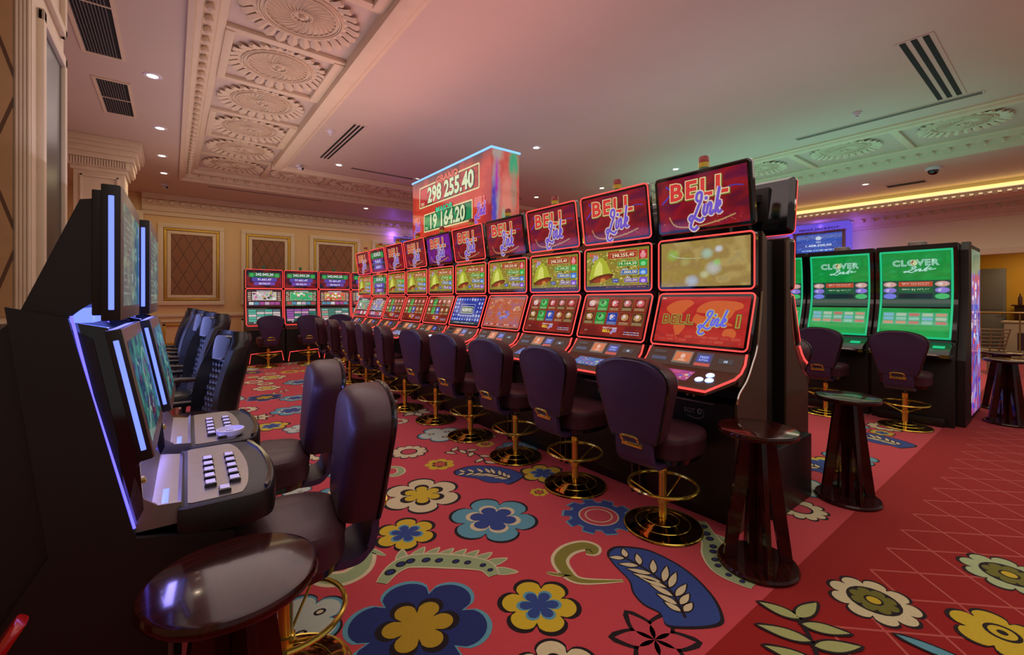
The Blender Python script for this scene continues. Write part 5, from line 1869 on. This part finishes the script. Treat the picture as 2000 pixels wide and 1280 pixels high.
def gcurve(v, off=0.0):
    """v in metres above the middle of the screen path"""
    s_ = max(0.0, min(GL[-1] * .9999, GL[-1] / 2 - v)); i = 0
    while i < len(GL) - 2 and GL[i + 1] < s_: i += 1
    f = (s_ - GL[i]) / (GL[i + 1] - GL[i]); a, b = GP[i], GP[i + 1]
    ty, tz = b[0] - a[0], b[1] - a[1]; l = math.hypot(ty, tz)
    return a[0] + ty * f + tz / l * off, a[1] + tz * f - ty / l * off


def green_machine(X, Y, label):
    t = thing('slot_machine', label, 'slot machine', (X, Y, 0), R(-90), 'green-screened cabinets on the right')
    front = [gcurve(v, -.012) for v in [.54 - .06 * i for i in range(19)]]
    part('cabinet', t, 'gm_cab', lambda: MB().prism([(.30, 0), (.30, 2.0), (.20, 2.10), (-.02, 2.10)] + front + [(-.20, .93), (-.22, .80), (-.24, .76), (-.24, .0)], -.365, .365, 'x'), 'black')

    def rail(sg):
        b = MB(); L = []
        for i in range(26):
            v = .555 - 1.11 * i / 25
            y0, z0 = gcurve(v, 0.022); y1, z1 = gcurve(v, -.03)
            L.append([(sg * .335, y0, z0), (sg * .372, y0, z0), (sg * .376, y1, z1), (sg * .335, y1, z1)])
        return b.loft(L)
    for sg in (-1, 1): part('side_rail', t, 'gm_rail%d' % sg, lambda: rail(sg), 'gloss', 40)

    def scr():
        a = art_clover(); q = GL[-1] / 1.02
        return a.mesh('s', 'screen', lambda x, y, z: (x * 1.03, *gcurve(y * q * .96, .004 + z)))
    sc = part('curved_screen', t, 'gm_scr', scr, [])

    def glow():
        b = MB()
        for sg in (-1, 1):
            L = []
            for i in range(26):
                v = .53 - 1.06 * i / 25
                y0, z0 = gcurve(v, .012)
                L.append([(sg * .312, y0, z0), (sg * .332, y0, z0), (sg * .332, y0 + .01, z0), (sg * .312, y0 + .01, z0)])
            b.loft(L)
        for v in (.535, -.535):
            y0, z0 = gcurve(v, .012)
            b.box((-.33, y0 - .002, z0 - .011), (.33, y0 + .01, z0 + .011))
        return b
    part('light_frame', t, 'gm_glow', glow, 'neon_green')

    def deck():
        b = MB()
        b.prism([(-.15, .965), (-.21, .93), (-.40, .865), (-.43, .83), (-.40, .79), (-.20, .76), (-.05, .8), (-.05, .95)], -.35, .35, 'x')
        return b
    dk = part('button_deck', t, 'gm_deck', deck, 'gloss', 30)
    part('edge_trim', dk, 'gm_trim', lambda: MB().tube([(-.35, -.2, .80), (-.34, -.40, .815), (-.2, -.435, .82), (.2, -.435, .82), (.34, -.40, .815), (.35, -.2, .80)], .009, 6), 'silver')
    def dscr():
        a = Art(); fill_noise(a, .22, .1, ['3878c8', '80b8f0', '2050a0'], 4, 4); a.text('BET', 0, .0, .03, 'e0f0ff', .1)
        return a.mesh('d', 'screen', lambda x, y, z: (x - .02, -.30 + y, .9 + y * .34 + z + .004))
    part('touch_display', dk, 'gm_touch', dscr, [])
    for x in (-.26, .25): part('play_button', dk, 'gm_btn', lambda: MB().box((-.05, -.03, 0), (.05, .03, .006), .002), 'neon_green', loc=(x, -.30, .902), rot=(R(19), 0, 0))
    part('top_lamp', t, 'gm_lamp', lambda: MB().lathe([(.09, 2.10), (.09, 2.145), (.085, 2.15), (.001, 2.15)], (0, .12, 0), 20).lathe([(.095, 2.10), (.095, 2.108)], (0, .12, 0), 20), 'silver')
    part('kick_bump', t, 'gm_kick', lambda: MB().box((-.3, -.30, .0), (.3, -.235, .10), .02), 'black')
    return t


green_machine(7.13, 1.21, 'green-screened slot machine with a curved tall screen, nearest on the right')
green_machine(7.13, 1.975, 'green-screened slot machine second from the right-hand end panel')
green_machine(7.13, 2.74, 'green-screened slot machine half hidden behind the red neon cabinets')
t = thing('bank_end_panel', 'end panel with a lit blue, red and white picture beside the green cabinets', 'display panel', (7.75, .80, 0))
part('side_cabinet', t, None, lambda: MB().prism([(-.72, 0), (-.72, .75), (-.62, 1.0), (-.48, 1.5), (-.50, 2.02), (-.40, 2.12), (-.28, 2.12), (-.28, 0)], -.03, .04, 'y'), 'black', 20)
part('core', t, None, lambda: MB().box((-.30, -.02, 0), (.56, .06, 2.10), .004), 'black')
part('lit_picture', t, None, lambda: art_endpanel().mesh('p', 'screen', lambda x, y, z: (.13 + x * (1 - .05 * math.sin(y * 3)), -.022 - z, 1.05 + y)), [])


# blue-lit machines on the left
def left_machine(X, Y, label, seed):
    t = thing('slot_machine', label, 'slot machine', (X, Y, 0), R(90 - 1.3), 'blue-lit machines on the left')
    part('cabinet', t, 'lm_cab', lambda: MB().prism([(.55, 0), (.55, 1.34), (.24, 1.36), (.20, 1.40), (.12, 1.385), (.06, 1.34), (0.01, 1.06), (-.005, .86), (-.005, .77), (-.26, .735), (-.26, .665), (-.10, .60), (-.10, .0)], -.29, .29, 'x'), 'black')

    def side(sg):
        b = MB()
        b.prism([(.215, 1.43), (.105, 1.40), (-.022, .815), (-.03, .785), (-.26, .735), (-.26, .665), (-.10, .60), (-.10, .0), (.26, .0), (.28, .55), (.14, .79)], sg * .292, sg * .31, 'x')
        return b
    for sg in (-1, 1): part('side_panel', t, 'lm_side%d' % sg, lambda: side(sg), 'black', 20)

    def strip(sg):
        b = MB()
        b.tube([(sg * .300, .100, 1.405), (sg * .300, .06, 1.19), (sg * .300, -.026, .81)], .0034, 6)
        return b
    for sg in (-1, 1): part('light_strip', t, 'lm_strip%d' % sg, lambda: strip(sg), 'strip_blue')

    def cheek(sg):
        return MB().prism([(.09, 1.385), (.03, 1.37), (-.03, 1.06), (-.045, .85), (-.03, .82)], sg * .262, sg * .285, 'x')
    for sg in (-1, 1): part('cheek_panel', t, 'lm_cheek%d' % sg, lambda: cheek(sg), 'gloss', 20)
    part('rear_fin', t, 'lm_fin', lambda: MB().prism([(.20, 1.40), (.085, 1.715), (.06, 1.72), (.06, 1.44), (.085, 1.42), (.12, 1.385)], -.29, .20, 'x'), 'black', 20)
    part('display_back', t, 'lm_dback', lambda: MB().box((-.295, .035, 1.405), (.205, .062, 1.745), .004), 'black')
    part('glow_block', t, 'lm_glow', lambda: MB().prism([(.115, 1.386), (.082, 1.425), (.062, 1.427), (.060, 1.386)], -.285, .285, 'x').box((-.29, .035, 1.392), (.29, .055, 1.404)), 'bar_blue', 0)

    def ldisp(name, W, H, cy, cz, ang, D, key, fn):
        o = part(name, t, 'lmd_' + name, lambda: MB().box((-W / 2, -H / 2, -D), (W / 2, H / 2, -.003), .003), 'black', loc=(-.045, cy, cz), rot=(R(ang), 0, 0))
        part('bezel', o, 'lmz_' + name, lambda: MB().box((-W / 2 + .002, -H / 2 + .002, -.003), (W / 2 - .002, H / 2 - .002, .001), .001), 'silver')
        part('screen', o, 'lms_%s_%d' % (name, key), lambda: fn().mesh('s', 'screen_dim', lambda x, y, z: (x * (W - .05) / .52, y * (H - .08) / .30, z + .0015)), [])
        for sg in (-1, 1):
            part('light_bar', o, 'lmb%d_%s' % (sg, name), lambda: MB().box((sg * W / 2 - .003, -H / 2 + .03, -D * .5 - .006), (sg * W / 2 + .003, H / 2 - .03, -D * .5 + .006), .002), 'bar_blue')
        return o
    ldisp('upper_display', .53, .37, 0.0, 1.575, 90, .042, 1, kn(art_swirl, 1))
    ldisp('lower_display', .53, .375, -.035, 1.185, 79.3, .036, 2, kn(art_swirl, 2))
    part('display_back', t, 'lm_dback2', lambda: MB().box((-.275, -.17, -.07), (.215, .165, -.036), .003), 'black', loc=(0, -.035, 1.185), rot=(R(79.3), 0, 0))

    def tray():
        b = MB()
        prof = [(-.015, 1.02), (-.03, .90), (-.06, .845), (-.12, .835), (-.13, .85), (-.13, .80), (-.0, .80), (.02, 1.0)]
        b.prism(prof, -.275, .275, 'x')
        b.prism([(-.025, .95), (-.045, .88), (-.075, .855), (-.13, .85), (-.13, .79), (-.0, .79)], -.285, -.276, 'x')
        return b
    part('coin_tray', t, 'lm_tray', tray, 'silver', 30)
    part('tray_blue_box', t, 'lm_tl', lambda: MB().box((-.25, -.098, .8385), (-.12, -.082, .842), .001), 'bar_blue')  # small blue emissive box lying on the tray
    part('lock', t, 'lm_lock', lambda: MB().lathe([(.001, 0), (.01, 0), (.01, .012), (.001, .012)], n=12), 'gold', loc=(-.24, -.035, .92), rot=(R(70), 0, 0))

    lamp('blue_fill', 'AREA', (-.04, -.045, .985), 1.0, (.30, .26, 1.0), 0.5, size_y=0.03, parent=t, rot=(R(-10), 0, 0))
    lamp('blue_fill', 'AREA', (-.04, -.12, 1.02), 1.2, (.20, .22, 1.0), 0.5, size_y=0.04, parent=t, rot=(R(-100), 0, 0))  # added blue fill for the chair front, out of reach of the bars
    lamp('blue_fill', 'AREA', (-.04, .03, 1.388), 0.5, (.22, .22, 1.0), 0.5, size_y=0.03, parent=t)

    def plan(s, o=0):
        p = [(-.30, -.12), (-.31, -.14), (-.31, -.30)] + catmull([(-.305, -.33), (-.27, -.372), (-.15, -.398), (0, -.405), (.15, -.398), (.27, -.372), (.305, -.33)], 3) + [(.31, -.30), (.31, -.14), (.30, -.12)]
        cx, cy = 0, -.26
        return [(cx + (x - cx) * s, cy + (y - cy) * s - o) for x, y in p]
    dk = part('button_deck', t, 'lm_deck', lambda: MB().loft([[(x, y, z) for x, y in plan(s)] for s, z in ((.92, .735), (.985, .745), (1.0, .765), (1.0, .815), (.985, .832), (.95, .838))]), 'black', 40)

    def top():
        inn = [(-.28, -.145), (-.288, -.155), (-.288, -.27)] + catmull([(-.283, -.285), (-.20, -.308), (0, -.322), (.20, -.308), (.283, -.285)], 3) + [(.288, -.27), (.288, -.155), (.28, -.145)]
        return MB().loft([[(x, y, .836) for x, y in inn], [(x, y, .841) for x, y in inn]])
    part('deck_plate', dk, 'lm_plate', top, 'silver', 30)
    part('palm_rest', dk, 'lm_palm', lambda: MB().loft([[(x, y - .012, z) for x, y in catmull([(-.27, -.335), (-.15, -.362), (0, -.370), (.15, -.362), (.27, -.335), (.25, -.355), (0, -.385), (-.25, -.355)], 2, True)] for z in (.832, .846)]), 'gloss', 30)
    spots = [(-.17 + .0675 * i, y) for i in range(5) for y in (-.205, -.272)] + [(-.245, -.24)]
    for x, y in spots:
        bt = part('play_button', dk, 'lm_btn', lambda: MB().box((-.021, -.017, .841), (.021, .017, .853), .003), 'gloss', loc=(x, y, 0))
        part('button_cap', bt, 'lm_cap', lambda: MB().box((-.017, -.013, .853), (.017, .013, .8555), .001), 'white')
    return t


left_machine(-.103, 1.91, 'black slot machine with vertical blue light bars, nearest the camera on the left', 1)
left_machine(-.063, 2.55, 'black slot machine with blue light bars, second on the left, an ashtray on its deck', 2)
t = thing('ashtray', 'small round white ashtray lying on the button deck of the farther blue-lit machine', 'ashtray', (.205, 2.33, .842))
part('bowl', t, None, lambda: MB().lathe([(.001, 0), (.045, 0), (.053, .012), (.054, .026), (.049, .027), (.046, .012), (.001, .008)], n=32), 'white')


# jackpot pictures with a purple halo on the walls
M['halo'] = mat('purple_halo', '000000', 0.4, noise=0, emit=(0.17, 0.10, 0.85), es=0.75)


def mega(loc, rz, label):
    t = thing('wall_display', label, 'sign', loc, rz)
    def fr():
        b = MB()
        for i, (a_, c) in enumerate((((-.66, -.42), (.66, -.34)), ((-.66, .34), (.66, .42)), ((-.66, -.42), (-.58, .42)), ((.58, -.42), (.66, .42)))):
            b.box((a_[0], -.09, a_[1]), (c[0], -.05, c[1]), .012)
        for k in range(14):
            b.lathe([(.001, -.03), (.035, -.01), (.035, .01), (.001, .03)], (-.65 + .1 * k, -.09, .38), 8); b.lathe([(.001, -.03), (.035, -.01), (.035, .01), (.001, .03)], (-.65 + .1 * k, -.09, -.38), 8)
        return b
    part('picture_frame', t, 'mg_fr', fr, 'wicker')
    part('screen', t, 'mg_scr', lambda: art_mega().mesh('s', 'screen', lambda x, y, z: (x * 1.08, -.06 - z, y * 1.12)), [])
    part('backing', t, 'mg_bk', lambda: MB().box((-.60, -.06, -.36), (.60, -.04, .36)), 'black', 0)
    part('light_strip', t, 'mg_halo', lambda: MB().prism(rrect(1.60, 1.18, .14, 6, 0, .10), -.025, 0, 'y'), 'halo')  # glowing violet panel added to stand for the glow on the wall
    def txt():
        a = Art(); a.text('MEGA JACKPOT', 0, .49, .09, '3c2470', 1.0, off=.04)
        return a.mesh('x', 'screen', lambda x, y, z: (x, -.04 - z, y))
    t.scale = (1, 1, .86)
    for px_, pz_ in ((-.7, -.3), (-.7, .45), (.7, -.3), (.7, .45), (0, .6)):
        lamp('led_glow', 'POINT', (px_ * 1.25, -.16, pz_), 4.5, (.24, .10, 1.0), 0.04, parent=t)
    part('lettering', t, 'mg_txt', txt, [])


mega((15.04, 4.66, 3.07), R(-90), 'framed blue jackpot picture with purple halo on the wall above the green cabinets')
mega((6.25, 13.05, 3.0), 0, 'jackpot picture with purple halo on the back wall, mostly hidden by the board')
